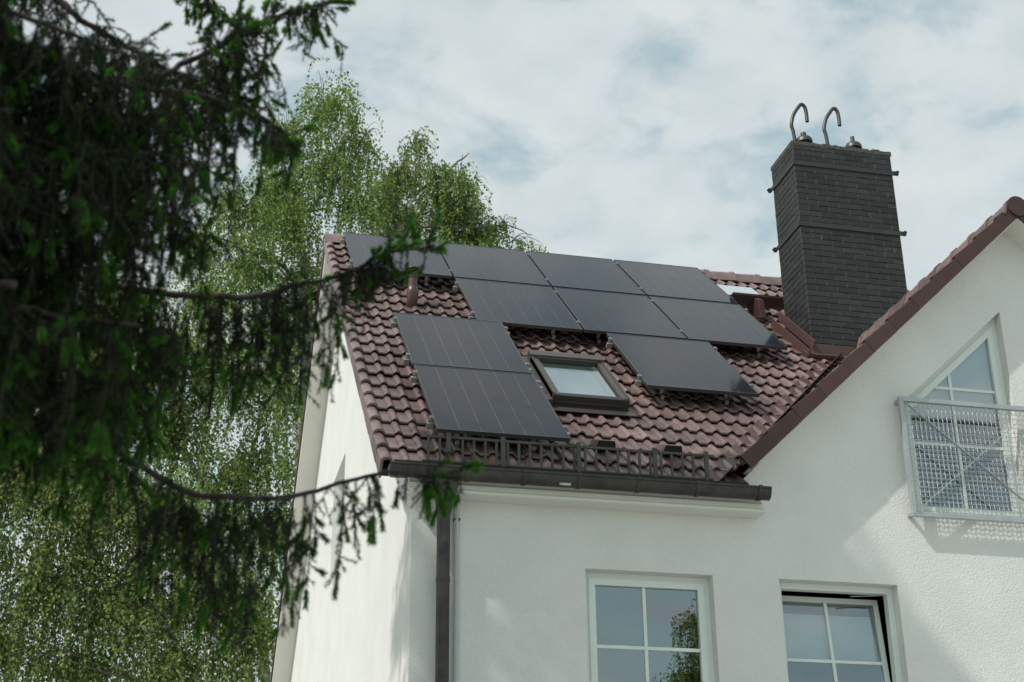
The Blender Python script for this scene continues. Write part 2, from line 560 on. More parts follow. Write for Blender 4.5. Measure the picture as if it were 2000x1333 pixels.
# gable wall facing the sun, with the small recessed window
YB = 2 * YR - WY
NI = [(-0.40, 6.10), (0.68, 6.10), (0.68, 7.33), (-0.40, 7.33)]
gz = lambda y: ZR - abs(y - YR) * 0.872 - 0.30
gw_ = holed([(WY, 0), (YB, 0), (YB, gz(YB)), (YR, gz(YR)), (WY, gz(WY))], [NI], lambda a, b: (WX, a, b))
for i in range(4):
    (a, b), (c, d) = NI[i], NI[(i + 1) % 4]
    gw_.face([(WX, a, b), (WX, c, d), (WX + 0.2, c, d), (WX + 0.2, a, b)])
gw_.build('wall', M['stucco'], house)
ow = MB()
ow.face([(WX, YB, 0), (XE, YB, 0), (XE, YB, 5.4), (WX, YB, 5.4)])
ow.add([(XE, WY, 0), (XE, YB, 0), (XE, YB, gz(YB)), (XE, YR, gz(YR)), (XE, WY, gz(WY))], [(0, 1, 2, 3, 4)])
ow.build('wall', M['stucco'], house)
# closed dark rooms behind the openings
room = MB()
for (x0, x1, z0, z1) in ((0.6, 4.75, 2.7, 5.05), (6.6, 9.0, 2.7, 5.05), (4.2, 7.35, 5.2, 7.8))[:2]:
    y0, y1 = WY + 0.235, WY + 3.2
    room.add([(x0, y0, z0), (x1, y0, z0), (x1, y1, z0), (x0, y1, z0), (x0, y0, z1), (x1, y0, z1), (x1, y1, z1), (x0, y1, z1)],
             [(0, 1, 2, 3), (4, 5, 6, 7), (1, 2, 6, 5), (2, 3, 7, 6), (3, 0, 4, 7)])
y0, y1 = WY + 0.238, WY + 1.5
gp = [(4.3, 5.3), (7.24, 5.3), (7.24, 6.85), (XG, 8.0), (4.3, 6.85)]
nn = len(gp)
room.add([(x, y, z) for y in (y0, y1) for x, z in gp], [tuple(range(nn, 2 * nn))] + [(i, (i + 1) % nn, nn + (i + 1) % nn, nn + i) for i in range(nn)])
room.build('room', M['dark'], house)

# ---- windows of the front wall
def window(opening, y, splits_x, splits_z, tilt=0.0, blind=None, fr=0.055, sa=0.05, slope=None, bottom=None):
    """opening polygon -> fixed frame (part) with sash, muntins and panes (sub-parts)"""
    def inset(poly, d):
        n = len(poly); res = []
        cx = sum(p[0] for p in poly) / n; cz = sum(p[1] for p in poly) / n
        lines = []
        for i in range(n):
            a, b = Vector(poly[i]), Vector(poly[(i + 1) % n])
            t = (b - a).normalized(); nrm = Vector((-t.y, t.x))
            if nrm.dot(Vector((cx, cz)) - a) < 0:
                nrm = -nrm
            lines.append((a + nrm * d, t))
        for i in range(n):
            p, t = lines[i - 1]; q, u = lines[i]
            den = t.x * u.y - t.y * u.x
            s = ((q.x - p.x) * u.y - (q.y - p.y) * u.x) / den
            res.append((p.x + t.x * s, p.y + t.y * s))
        return res

    def ring(mb, A, B, y0, y1):
        n = len(A)
        for i in range(n):
            j = (i + 1) % n
            a, b, c, d = A[i], A[j], B[j], B[i]
            mb.face([(a[0], y0, a[1]), (b[0], y0, b[1]), (c[0], y0, c[1]), (d[0], y0, d[1])])
            mb.face([(d[0], y0, d[1]), (c[0], y0, c[1]), (c[0], y1, c[1]), (d[0], y1, d[1])])
            mb.face([(a[0], y1, a[1]), (b[0], y1, b[1]), (b[0], y0, b[1]), (a[0], y0, a[1])])

    A = inset(opening, 0.001); B = inset(opening, fr); Bs = inset(opening, fr - 0.006); C = inset(opening, fr + sa)
    mb = MB(); ring(mb, A, B, y, y + 0.07)
    w = mb.build('window', M['pvc'], house, bevel=0.003)
    zb = min(p[1] for p in Bs)
    hinge = Matrix.Translation((0, y + 0.03, zb)) @ Matrix.Rotation(-tilt, 4, 'X') @ Matrix.Translation((0, -(y + 0.03), -zb))
    mb = MB(); ring(mb, Bs if tilt == 0 else B, C, y - 0.012 if tilt == 0 else y + 0.02, y + 0.05)
    sash = mb.build('sash', M['pvc'], w, bevel=0.003)
    xs = [min(p[0] for p in C)] + splits_x + [max(p[0] for p in C)]
    zs = [min(p[1] for p in C)] + splits_z + [max(p[1] for p in C)]
    yb = y + 0.012
    def clip_top(x):
        if slope is None: return 1e9
        (xa, za), (xb, zb2) = slope
        return za + (x - xa) * (zb2 - za) / (xb - xa)
    parts = [sash]
    sl = None
    if len(C) == 4 and abs(C[2][1] - C[3][1]) > 0.1:
        sl = (C[3], C[2])
    def top(x):
        if sl is None: return zs[-1]
        (xa, za), (xb, zb2) = sl
        return za + (x - xa) * (zb2 - za) / (xb - xa)
    for x in splits_x:
        mb = MB(); mb.box(x - 0.014, x + 0.014, yb - 0.006, yb + 0.016, zs[0], min(zs[-1], top(x)))
        parts.append(mb.build('muntin', M['pvc'], w, bevel=0.002))
    for z in splits_z:
        x0 = xs[0]
        if sl is not None and top(x0) < z:
            x0 = sl[0][0] + (z - sl[0][1]) * (sl[1][0] - sl[0][0]) / (sl[1][1] - sl[0][1])
        mb = MB(); mb.box(x0, xs[-1], yb - 0.004, yb + 0.014, z - 0.014, z + 0.014)
        parts.append(mb.build('muntin', M['pvc'], w, bevel=0.002))
    for i in range(len(xs) - 1):
        for j in range(len(zs) - 1):
            x0, x1, z0, z1 = xs[i], xs[i + 1], zs[j], zs[j + 1]
            poly = [(x0, z0), (x1, z0)]
            t0, t1 = top(x0), top(x1)
            if sl is None or (t0 >= z1 and t1 >= z1):
                poly += [(x1, z1), (x0, z1)]
            else:
                inv = lambda z: sl[0][0] + (z - sl[0][1]) * (sl[1][0] - sl[0][0]) / (sl[1][1] - sl[0][1])
                if t1 <= z0:
                    continue
                if t0 < z0:
                    poly = [(inv(z0), z0), (x1, z0)]
                if t1 >= z1:
                    poly += [(x1, z1), (inv(z1), z1)]
                else:
                    poly += [(x1, t1)]
                if t0 > z0:
                    poly += [(x0, min(t0, z1))]
            e = 0.0
            mb = MB()
            mb.face([(px, yb + 0.005 + e, pz) for px, pz in poly])
            parts.append(mb.build('pane', M['pane'], w))
    for p in parts:
        p.matrix_local = hinge
    if blind:
        x0, x1, z0, z1 = blind
        mb = MB(); mb.box(x0, x1, y + 0.06, y + 0.065, z0, z1)
        mb.build('blind', M['blind'], w).matrix_local = hinge
    return w


window(W1, WY + 0.10, [2.025], [3.68, 4.197])
window(W2, WY + 0.10, [3.69], [3.68, 4.18], tilt=math.radians(6.5), blind=(3.30, 4.11, 4.215, 4.60))
window(GW, WY + 0.10, [5.058], [6.145, 6.697], blind=(4.55, 5.55, 6.40, 7.3))
window(GW2, WY + 0.10, [2 * XG - 5.058], [6.145, 6.697])
window(W3, WY + 0.10, [7.85], [3.68, 4.197])
# tilt stay of the opened window
ts = MB(); ts.tube([(3.86, WY + 0.13, 4.715), (4.0, WY + 0.15, 4.728), (4.15, WY + 0.13, 4.736)], 0.004, 6)
ts.build('window_stay', M['alu'], house)
# small gable window in its recess
nw = MB()
nw.box(WX + 0.14, WX + 0.19, -0.40, 0.68, 6.10, 6.18); nw.box(WX + 0.14, WX + 0.19, -0.40, 0.68, 7.25, 7.33)
nw.box(WX + 0.14, WX + 0.19, -0.40, -0.32, 6.18, 7.25); nw.box(WX + 0.14, WX + 0.19, 0.60, 0.68, 6.18, 7.25)
nwo = nw.build('window', M['pvc'], house, bevel=0.003)
np_ = MB(); np_.face([(WX + 0.17, -0.32, 6.18), (WX + 0.17, 0.60, 6.18), (WX + 0.17, 0.60, 7.25), (WX + 0.17, -0.32, 7.25)])
np_.build('pane', M['pane'], nwo)
sl_ = MB(); sl_.box(WX - 0.022, WX + 0.14, -0.40, 0.74, 6.082, 6.10)
sl_.build('window_sill', M['trim'], nwo, bevel=0.003)

# ---- roof slabs and boards
roof = MB()
# cut out along both valleys where the front gable takes over
roof.prism([(-0.17, -7.02), (2.70, -7.02), (XG, -2.62), (2 * XG - 2.70, -7.02), (XE + 0.25, -7.02), (XE + 0.25, 0.32), (-0.17, 0.32)], -0.33, -0.265, 'z')
roof = roof.build('roof', M['underlay'], house)
roof.matrix_local = RF
rroof = MB()
rroof.box(-(XE + 0.25), 0.17, -7.02, 0.32, -0.33, -0.265)
rroof = rroof.build('roof', M['underlay'], house)
rroof.matrix_local = RB
croof = MB()
croof.box(-3.6, -0.02, -3.95, 0.0, -0.109, -0.09)
croof = croof.build('roof', M['underlay'], house)
croof.matrix_local = CF
croof2 = MB()
croof2.box(0.02, 3.6, -3.95, 0.0, -0.109, -0.09)
croof2 = croof2.build('roof', M['underlay'], house)
croof2.matrix_local = CF2
# white verge boards: rear rake and both rakes of the front gable
sb = MB(); sb.box(-0.085, 0.178, -7.05, 0.30, -0.375, -0.335)
o = sb.build('soffit', M['trim'], rroof, bevel=0.012)
sb = MB(); sb.box(-0.172, 0.085, -6.85, 0.30, -0.375, -0.335)
o = sb.build('soffit', M['trim'], roof, bevel=0.008)
for par, sgn in ((croof, -1), (croof2, 1)):
    sb = MB()
    a, b = sorted((sgn * -0.0, sgn * 0.32))
    sb.box(a, b, -3.98, -0.10, -0.136, -0.110)
    sb.build('soffit', M['trim'], par, bevel=0.004)

# ---- roof tiles
PER, GA = 0.1515, 0.318
def tile_mesh():
    prof = []
    for k in range(2):
        x = k * PER
        prof += [(x + 0.001, 0.0), (x + 0.078, -0.001), (x + 0.083, 0.011), (x + 0.096, 0.024), (x + 0.114, 0.030),
                 (x + 0.132, 0.024), (x + 0.146, 0.011)]
    prof.append((2 * PER - 0.0015, 0.0))
    n = len(prof); L = 0.405
    mb = MB()
    vs = [(x, 0.004, z) for x, z in prof] + [(x, L, z) for x, z in prof]
    mb.add(vs, [(i, i + 1, n + i + 1, n + i) for i in range(n - 1)])
    vs = [(x, 0.0, z - 0.004) for x, z in prof] + [(x, 0.0, z - 0.017) for x, z in prof]
    mb.add(vs, [(n + i, n + i + 1, i + 1, i) for i in range(n - 1)])
    vs = [(x, 0.0, z - 0.004) for x, z in prof] + [(x, 0.004, z) for x, z in prof]
    mb.add(vs, [(i, i + 1, n + i + 1, n + i) for i in range(n - 1)])
    return mb.mesh('roof_tile', M['tile'], smooth=50)


TILE = tile_mesh()
H0 = -0.186
TILT = -math.atan(0.035 / GA)
S0 = -7.06
ROWS = 24
panels = [  # (u, s) of the top left corner in the roof frame
    ('A1', 0.0, 0.0), ('A2', 1.1625, 0.0), ('A3', 2.325, 0.0), ('A4', 3.488, 0.0),
    ('B2', 1.157, -1.7276), ('B3', 2.3195, -1.7276), ('B4', 3.482, -1.7276),
    ('C1', 0.2775, -3.3754), ('C2', 0.288, -5.0670), ('C3', 2.541, -3.4530)]
PW, PL = 1.134, 1.6635


def hidden_by_panels(u, s):
    for du in (0.0, 0.15, 0.30):
        for ds in (0.0, 0.2, 0.32):
            a, b = u + du - 0.11, s + ds - 0.375
            if not any(pu - 0.02 < a < pu + PW + 0.03 and ps - PL < b < ps + 0.05 for _, pu, ps in panels):
                return False
    return True


CHX0, CHX1, CHY0, CHY1, CHZ = 5.08, 6.36, -2.19, -1.535, 11.02
SKY = (1.545, 2.285, -5.46, -4.27)          # skylight footprint u0 u1 s0 s1
tiles, rest = [], []
for r in range(ROWS):
    s = S0 + r * GA
    for c in range(-0, 21):
        u = -0.089 + 0.303 * c
        y = s * CT + 0.12 + 0.15 * CT; z = main_z(y)
        xc = u + 0.15
        # right of the valley the front gable roof takes over
        if z < cross_z(xc) - 0.06:
            continue
        if SKY[0] - 0.02 < u and u + 0.30 < SKY[1] + 0.06 and SKY[2] < s + 0.02 and s + GA < SKY[3] + 0.02:
            continue
        if CHX0 < u + 0.03 and u + 0.27 < CHX1 and CHY0 < s * CT and (s + GA) * CT < CHY1 + 0.05:
            continue
        (rest if hidden_by_panels(u, s) else tiles).append((u, s))
cpos = RF.inverted() @ CAM
tiles.sort(key=lambda t: (Vector((t[0], t[1], -0.15)) - cpos).length)
rest += tiles[298:]
tiles = tiles[:298]
for (u, s) in tiles:
    o = link('roof_tile', TILE, roof)
    o.location = (u + random.uniform(-0.002, 0.002), s + random.uniform(-0.004, 0.004), H0 + random.uniform(-0.002, 0.002))
    o.rotation_euler = (TILT + random.uniform(-0.006, 0.006), random.uniform(-0.006, 0.006), random.uniform(-0.004, 0.004))
    o.scale.y = min(1.0, max(0.2, (0.41 - s) / 0.405))


def joined(name, mesh, mats, parent, kind='stuff'):
    V = np.empty(len(mesh.vertices) * 3, np.float32); mesh.vertices.foreach_get('co', V); V = V.reshape(-1, 3)
    F = np.array([list(p.vertices) for p in mesh.polygons], np.int32)
    VV, FF = [], []
    for i, Mx in enumerate(mats):
        A = np.array(Mx)
        VV.append(V @ A[:3, :3].T + A[:3, 3]); FF.append(F + i * len(V))
    me = fast_mesh(name, np.concatenate(VV), np.concatenate(FF), list(mesh.materials))
    me.set_sharp_from_angle(angle=math.radians(50))
    return link(name, me, parent, kind=kind)


def cut(s, top):        # tiles of the last course are cut at the ridge
    return min(1.0, max(0.2, (top - s) / 0.405))


def tile_matrix(u, s, h=H0, tilt=TILT, top=0.41):
    return Matrix.Translation((u, s, h)) @ Matrix.Rotation(tilt, 4, 'X') @ Matrix.Diagonal((1, cut(s, top), 1, 1))


for r in range(ROWS):           # beyond the chimney, far end of the ridge
    for c in range(21, 39):
        u = -0.089 + 0.303 * c; s = S0 + r * GA
        if main_z(s * CT + 0.1) > cross_z(u + 0.15) - 0.06:
            rest.append((u, s))
joined('roof_tile', TILE, [tile_matrix(u, s) for u, s in rest], roof)
joined('roof_tile', TILE, [tile_matrix(-XE - 0.2 + 0.303 * c, S0 + r * GA) for c in range(39) for r in range(ROWS)], rroof)
cm = []
for r in range(13):
    s = -4.06 + 0.01 + r * 0.318
    for c in range(12):
        x = -0.12 - 0.303 * (c + 1)
        p = CF @ Vector((x + 0.15, s + 0.2, 0))
        if p.z > main_z(p.y) - 0.1:
            cm.append((x, s))
joined('roof_tile', TILE, [tile_matrix(x, s, -0.034, top=-0.03) for x, s in cm], croof)
joined('roof_tile', TILE, [tile_matrix(-x - 0.303, s, -0.034, top=-0.03) for x, s in cm], croof2)


def verge_mesh(left=True, length=0.36, plate=0.125, even=0.0, square=False):
    """edge tile: a roll on top and a plate hanging down on the outer side; outer side at x = 0"""
    out_ = [(0.0, -plate), (0.0, 0.008), (0.012, 0.022), (0.034, 0.034), (0.060, 0.036), (0.085, 0.022), (0.102, 0.0)]
    inn = [(0.100, -0.020), (0.080, 0.002), (0.058, 0.014), (0.036, 0.012), (0.020, 0.0), (0.016, -plate)]
    if square:           # a tall square edge with the roll kept low behind it
        out_ = [(0.0, -plate), (0.0, 0.040), (0.006, 0.045), (0.030, 0.042), (0.060, 0.030), (0.085, 0.012), (0.102, -0.012)]
        inn = [(0.100, -0.032), (0.080, -0.008), (0.058, 0.008), (0.036, 0.012), (0.020, 0.0), (0.016, -plate)]
    poly = out_ + inn
    if not left:
        poly = [(-x, z) for x, z in poly][::-1]
    mb = MB()
    mb.prism(poly[::-1], 0.0, length, 'y')
    if even:      # lower edge runs parallel to the rake although the tile itself is tilted
        mb.v = [(x, y, z + y * even if z < -0.05 else z) for x, y, z in mb.v]
    return mb.mesh('verge_tile', M['verge'], smooth=35)


VR = verge_mesh(False, 0.36, 0.14, 0.125)
VT = verge_mesh(True, 0.36, 0.14, 0.125); VT.materials[0] = M['tile']
for r in range(ROWS):
    o = link('verge_tile', VT, roof)
    o.location = (-0.191 + random.uniform(-0.002, 0.002), S0 + r * GA, H0); o.rotation_euler = (TILT, 0, random.uniform(-.004, .004)); o.scale.y = min(1.0, (0.43 - S0 - r * GA) / 0.36)
for r in range(ROWS):
    o = link('verge_tile', VR, rroof)
    o.location = (0.191 + random.uniform(-0.003, 0.003), S0 + r * GA, H0); o.rotation_euler = (TILT, 0, random.uniform(-.006, .006)); o.scale.y = min(1.0, (0.43 - S0 - r * GA) / 0.36)
VG = verge_mesh(False, 0.334, 0.098, 0.060, True)
VG2 = verge_mesh(True, 0.334, 0.098, 0.060, True)
GV = 0.3405
for r in range(12):
    s = -4.065 + r * GV
    o = link('verge_tile', VG, croof)
    o.location = (0.022 + random.uniform(-0.003, 0.003), s, -0.026); o.rotation_euler = (-math.atan(0.022 / GV), 0, -0.014)
    o = link('verge_tile', VG2, croof2)
    o.location = (-0.022, s, -0.026); o.rotation_euler = (-math.atan(0.022 / GV), 0, 0.014)
# ridge tiles
def ridge_mesh(L=0.40):
    pts = [(-0.150, -0.10), (-0.105, 0.025), (-0.06, 0.062), (0.0, 0.075), (0.06, 0.062), (0.105, 0.025), (0.150, -0.10)]
    inn = [(0.130, -0.10), (0.088, 0.012), (0.05, 0.045), (0.0, 0.056), (-0.05, 0.045), (-0.088, 0.012), (-0.130, -0.10)]
    mb = MB()
    mb.prism((pts + inn)[::-1], 0.0, L, 'y')
    mb.prism([(x * 1.06, z * 1.06 + 0.004) for x, z in pts + inn][::-1], -0.002, 0.05, 'y')
    return mb.mesh('ridge_tile', M['tile'], smooth=35)


RM = ridge_mesh()
for i in range(33):
    o = link('ridge_tile', RM, house)
    x = -0.20 + 0.362 * i
    o.matrix_local = Matrix.Translation((x + 0.40, YR, ZR - 0.062)) @ Matrix.Rotation(math.radians(90), 4, 'Z') @ Matrix.Rotation(-0.035, 4, 'X')
for i in range(11):
    o = link('ridge_tile', RM, house)
    o.matrix_local = Matrix.Translation((XG, YG - 0.03 + 0.345 * i, ZG - 0.055)) @ Matrix.Rotation(-0.03, 4, 'X')
ec = MB()          # end disc closing the front ridge
ec.tube([(XG, YG - 0.045, ZG - 0.065), (XG, YG - 0.02, ZG - 0.065)], 0.105, 20)
ec.build('ridge_end_cap', M['verge'], house, smooth=40)

# ---- valley sheet and the ragged ends of the cut tiles
vs = MB()
def vpt(t, side, w):
    p0 = Vector((2.50, -5.34, main_z(-5.34) - 0.06)); p1 = Vector((5.4, -2.1, main_z(-2.1) - 0.06))
    p = p0.lerp(p1, t)
    if side < 0:
        q = p + Vector((-w, 0, 0))
        q.z = main_z(q.y) - 0.05
    else:
        q = p + Vector((w * 0.7, 0, w * 0.7 * math.tan(PH)))
    return q
vs.face([vpt(0, -1, 0.16), vpt(0, 1, 0), vpt(1, 1, 0), vpt(1, -1, 0.16)])
vs.face([vpt(0, 1, 0), vpt(0, 1, 0.2), vpt(1, 1, 0.2), vpt(1, 1, 0)])
vs.build('valley_sheet', M['flash'], house)

# ---- chimney
chim = MB()
chim.box(CHX0 + 0.007, CHX1 - 0.007, CHY0 + 0.007, CHY1 - 0.007, 7.6, CHZ - 0.05)
chim = chim.build('chimney', M['mortar'], house)
def brick_mesh(L, rag=0):
    r_ = random.Random(int(L * 1000) + rag)
    mb = MB()
    j = lambda a=0.0015: r_.uniform(-a, a)
    x1, z1, d = L, 0.0722, 0.03
    vs = [(0 + j(), j(.001), j()), (x1 + j(), j(.001), j()), (x1 + j(), j(.001), z1 + j()), (j(), j(.001), z1 + j())]
    e = 0.003
    eb = 0.0085      # the lower arris is rounder, so every course ends in a dark line
    fr = [(e, -0.004 + j(.0012), eb), (x1 - e, -0.004 + j(.0012), eb), (x1 - e, -0.004 + j(.0012), z1 - e), (e, -0.004 + j(.0012), z1 - e)]
    bk = [(0, d, 0), (x1, d, 0), (x1, d, z1), (0, d, z1)]
    mb.add(fr + vs + bk, [(0, 1, 2, 3), (4, 5, 1, 0), (5, 6, 2, 1), (6, 7, 3, 2), (7, 4, 0, 3),
                          (8, 9, 5, 4), (9, 10, 6, 5), (10, 11, 7, 6), (11, 8, 4, 7)])
    return mb.mesh('brick', M['brick'])


BM = {}
def brick(L, M4, mat_=None):
    key = (round(L, 3), random.randrange(4))
    if key not in BM:
        BM[key] = brick_mesh(*key)
    o = link('brick', BM[key], chim)
    o.matrix_local = M4
    return o


CO, ST_ = 0.0745, 0.2615
FRONT = lambda x, z: Matrix.Translation((x, CHY0, z))
LEFT = lambda y, z: Matrix.Translation((CHX0, y, z)) @ Matrix.Rotation(math.radians(-90), 4, 'Z')
RIGHT_ = lambda y, z: Matrix.Translation((CHX1, y, z)) @ Matrix.Rotation(math.radians(90), 4, 'Z')
chips = {(12, 'f', 4), (20, 'f', 0), (20, 'f', 9), (22, 'f', 9), (16, 'f', 9)}
k = 0
z = CHZ - 0.052 - 0.066
while z > 8.15:
    for face, x0, x1 in (('f', CHX0, CHX1), ('l', CHY0, CHY1)):
        offs = (k % 2 == 1) ^ (face == 'l')
        a = x0
        first = True
        idx = 0
        while a < x1 - 0.02:
            L = (ST_ / 2 if offs else ST_) if first else ST_
            first = False
            L = min(L, x1 - a)
            jit = random.uniform(-0.004, 0.004)
            ln = L - 0.013
            if (face == 'f' and (z > main_z(CHY0) - 0.02)) or (face == 'l' and z > main_z(a) - 0.10):
                if ln > 0.03:
                    if face == 'f':
                        M4 = FRONT(a + 0.001, z)
                    else:
                        M4 = LEFT(a + L - 0.009, z)
                    last = a + L > x1 - 0.03
                    if (face == 'f' and ((k in (17, 19, 27, 9) and last) or (k == 17 and idx == 4) or (k == 16 and a == x0))):
                        cb = brick(ln, M4 @ Matrix.Translation((0, 0.0045, 0)))
                        cb.data = cb.data.copy(); cb.data.materials[0] = M['chip']; cb['label'] = 'broken brick with a rough face'
                    else:
                        brick(ln, M4 @ Matrix.Translation((0, random.uniform(-0.0015, 0.0015), 0)))
            a += L; idx += 1
    z -= CO; k += 1
for (L0, face) in ((CHY1 - CHY0, 'r'),):
    pass
mc = MB()
nx = 26
top = lambda i: CHZ + random.uniform(-0.008, 0.014)
for i in range(nx):
    xa = CHX0 - 0.006 + (CHX1 - CHX0 + 0.012) * i / nx; xb = CHX0 - 0.006 + (CHX1 - CHX0 + 0.012) * (i + 1) / nx
    mc.box(xa, xb, CHY0 - 0.004 + random.uniform(-.006, .004), CHY1 + 0.004, CHZ - 0.053 + random.uniform(0, .004), top(i))
mc.build('mortar_cap', M['cap'], chim)
for zc in (9.895, 10.715):
    s = MB()
    e = 0.007
    s.box(CHX0 - e, CHX1 + e + 0.04, CHY0 - 0.016, CHY0 - 0.009, zc - 0.030, zc + 0.030)
    s.box(CHX0 - 0.016, CHX0 - 0.009, CHY0 - e - 0.009, CHY1 + 0.05, zc - 0.029, zc + 0.029)
    s.box(CHX1 + 0.03, CHX1 + 0.052, CHY0 - 0.04, CHY0 - 0.01, zc - 0.028, zc + 0.028)
    s.box(CHX0 - 0.045, CHX0 - 0.010, CHY1 + 0.03, CHY1 + 0.055, zc - 0.028, zc + 0.028)
    s.tube([(CHX1 + 0.041, CHY0 - 0.06, zc), (CHX1 + 0.041, CHY0 + 0.02, zc)], 0.012, 8)
    s.tube([(CHX0 - 0.06, CHY1 + 0.042, zc), (CHX0 - 0.0, CHY1 + 0.042, zc)], 0.012, 8)
    s.build('strap', M['strap'], chim)
# vent hooks and flue caps on top
def spline(pts, n=6):
    P_ = [Vector(p) for p in pts]; r = []
    for i in range(len(P_) - 1):
        a, b, c, d = P_[max(0, i - 1)], P_[i], P_[i + 1], P_[min(len(P_) - 1, i + 2)]
        for t in range(n):
            t = t / n
            r.append(0.5 * ((2 * b) + (c - a) * t + (2 * a - 5 * b + 4 * c - d) * t * t + (3 * b - a - 3 * c + d) * t ** 3))
    r.append(P_[-1])
    return r


for hx in (0.0, 0.43):
    x, y = 5.225 + hx, -1.95
    hp = spline([(x + .025, y, CHZ - 0.02), (x, y, 11.30), (x - 0.015, y, 11.40), (x + 0.02, y, 11.54), (x + 0.085, y, 11.65),
                 (x + 0.14, y, 11.715), (x + 0.182, y, 11.69), (x + 0.198, y, 11.60), (x + 0.198, y, 11.475)], 5)
    s = MB(); s.tube(hp, 0.023, 12, caps=False)
    s.tube([hp[-1] + Vector((0, 0, 0.05)), hp[-1] + Vector((0, 0, 0.03))], 0.020, 12)
    s.build('vent_hook', M['steel'], chim, smooth=50)
for x, hh, rr in ((5.355, 0.055, 0.036), (6.005, 0.085, 0.026)):
    s = MB(); y = -1.95
    z0 = 11.16
    s.tube([(x, y, CHZ - 0.02), (x, y, z0)], 0.07, 14)
    s.tube([(x, y, z0 - 0.005), (x, y, z0 + 0.035), (x, y, z0 + 0.065), (x, y, z0 + 0.082)], [0.103, 0.103, 0.085, 0.04], 20)
    s.tube([(x, y, z0 + 0.07), (x, y, z0 + 0.085 + hh)], rr, 12)
    s.build('flue_cap', M['steel'], chim, smooth=40)
# sheet metal round the foot of the chimney
fl = MB()
nv = Vector((0, -ST, CT))
def rp(u, s, h): return RF @ Vector((u, s, h))
s_f = CHY0 / CT
s_b = CHY1 / CT + 0.25
fl.fbox(RF, CHX0 - 0.022, CHX0 - 0.008, s_f - 0.16, s_b - 0.12, -0.10, 0.010)
fl.fbox(RF, CHX0 - 0.085, CHX0 - 0.024, s_f - 0.22, s_b - 0.12, -0.16, -0.118)
fl.fbox(RF, CHX0 - 0.089, CHX0 - 0.079, s_f - 0.22, s_b - 0.12, -0.22, -0.085)
zf = main_z(CHY0)
fl.box(CHX0 - 0.03, CHX1 + 0.1, CHY0 - 0.03, CHY0 - 0.012, zf + 0.03, zf + 0.115)
fl.box(CHX0 - 0.03, CHX1 + 0.1, CHY0 - 0.055, CHY0 - 0.032, zf - 0.12, zf + 0.035)
fl.fbox(RF, CHX0 - 0.10, CHX1 + 0.2, s_f - 0.24, s_f - 0.02, -0.165, -0.125)
fl.build('flashing', M['flash'], chim, bevel=0.003)

# ---- gutter, downpipe, conduit, eaves box
gu = MB()
GY, GZ, GR = -5.397, 5.468, 0.068
def half(r, n=14): return [(GY + r * math.cos(math.pi + math.pi * i / n), GZ + r * 1.32 * math.sin(math.pi + math.pi * i / n)) for i in range(n + 1)]
gu.prism((half(GR) + half(GR - 0.004)[::-1]), -0.145, 3.02, 'x')
gu.tube([(-0.146, GY - GR, GZ), (3.021, GY - GR, GZ)], 0.011, 8)
gu.prism(half(GR + 0.001), 3.015, 3.022, 'x'); gu.prism(half(GR + 0.001), -0.150, -0.143, 'x')
gu = gu.build('gutter', M['gutter'], house, smooth=40)
for x in (-0.032, 0.47, 0.93, 1.385, 1.88, 2.385, 2.925):
    b = MB(); b.prism(half(GR + 0.006) + half(GR + 0.001)[::-1], x - 0.016, x + 0.016, 'x')
    b.box(x - 0.014, x + 0.014, GY - GR - 0.014, GY - GR + 0.012, GZ - 0.012, GZ + 0.014)
    b.build('gutter_bracket', M['gutter'], gu, smooth=40)
b = MB(); b.box(1.213, 1.306, GY - GR - 0.004, GY - GR - 0.0025, GZ - 0.060, GZ - 0.040)
st = b.build('sticker', M['sticker'], gu)
st.location.z = -0.035; st.location.y = 0.006
dp = MB()
px_, py_ = 0.318, -5.232
dp.tube([(px_ - 0.01, GY + 0.015, 5.40), (px_ - 0.01, GY + 0.03, 5.37), (px_ - 0.006, GY + 0.07, 5.30), (px_, GY + 0.12, 5.23), (px_, py_, 5.16)],
        [0.11, 0.108, 0.092, 0.074, 0.060], 20)
dp.tube([(px_, py_, 5.175), (px_, py_, 0.05)], 0.0525, 20)
for zz in (5.16, 4.62, 3.4, 2.0):
    dp.tube([(px_, py_, zz - 0.018), (px_, py_, zz + 0.018)], 0.0565, 20)
dp.build('downpipe', M['gutter'], house, smooth=40)
cd = MB()
cd.tube([(0.441, -5.145, 5.275), (0.441, -5.145, 0.1)], 0.0215, 12)
for zz in (5.16, 4.2):
    cd.tube([(0.441, -5.145, zz - 0.014), (0.441, -5.145, zz + 0.014)], 0.0255, 12)
cdo = cd.build('conduit', M['conduit'], house, smooth=40)
cd = MB(); cd.tube([(0.441, -5.145, 5.36), (0.441, -5.145, 5.27)], 0.0225, 12)
cd.build('conduit_sleeve', M['gutter'], cdo, smooth=40)
cl = MB(); cl.box(0.416, 0.428, -5.17, -5.117, 5.125, 5.14); cl.box(0.454, 0.466, -5.17, -5.117, 5.125, 5.14)
cl.build('pipe_clip', M['steel'], cdo)
ev = MB()
ev.prism([(-5.117, 5.325), (-5.29, 5.325), (-5.305, 5.34), (-5.305, 5.375), (-5.29, 5.39), (-5.29, 5.46), (-5.117, 5.46)], 0.03, 3.0, 'x')
ev.prism([(-5.117, 5.302), (-5.303, 5.302), (-5.318, 5.312), (-5.318, 5.326), (-5.303, 5.335), (-5.117, 5.335)], 0.022, 3.016, 'x')
ev.build('eaves_box', M['trim'], house, bevel=0.003)
ep = MB()    # dark boxes added under the first tiles to stop sun leaking through
ep.box(-0.10, 2.75, -5.325, -5.117, 5.462, 5.545)
ep.box(2.62, 2.86, -5.36, -5.10, 5.455, 5.535)  # added to block a sun shaft at the rake foot, where a hollow is
ep.build('eaves_light_block', M['underlay'], house)

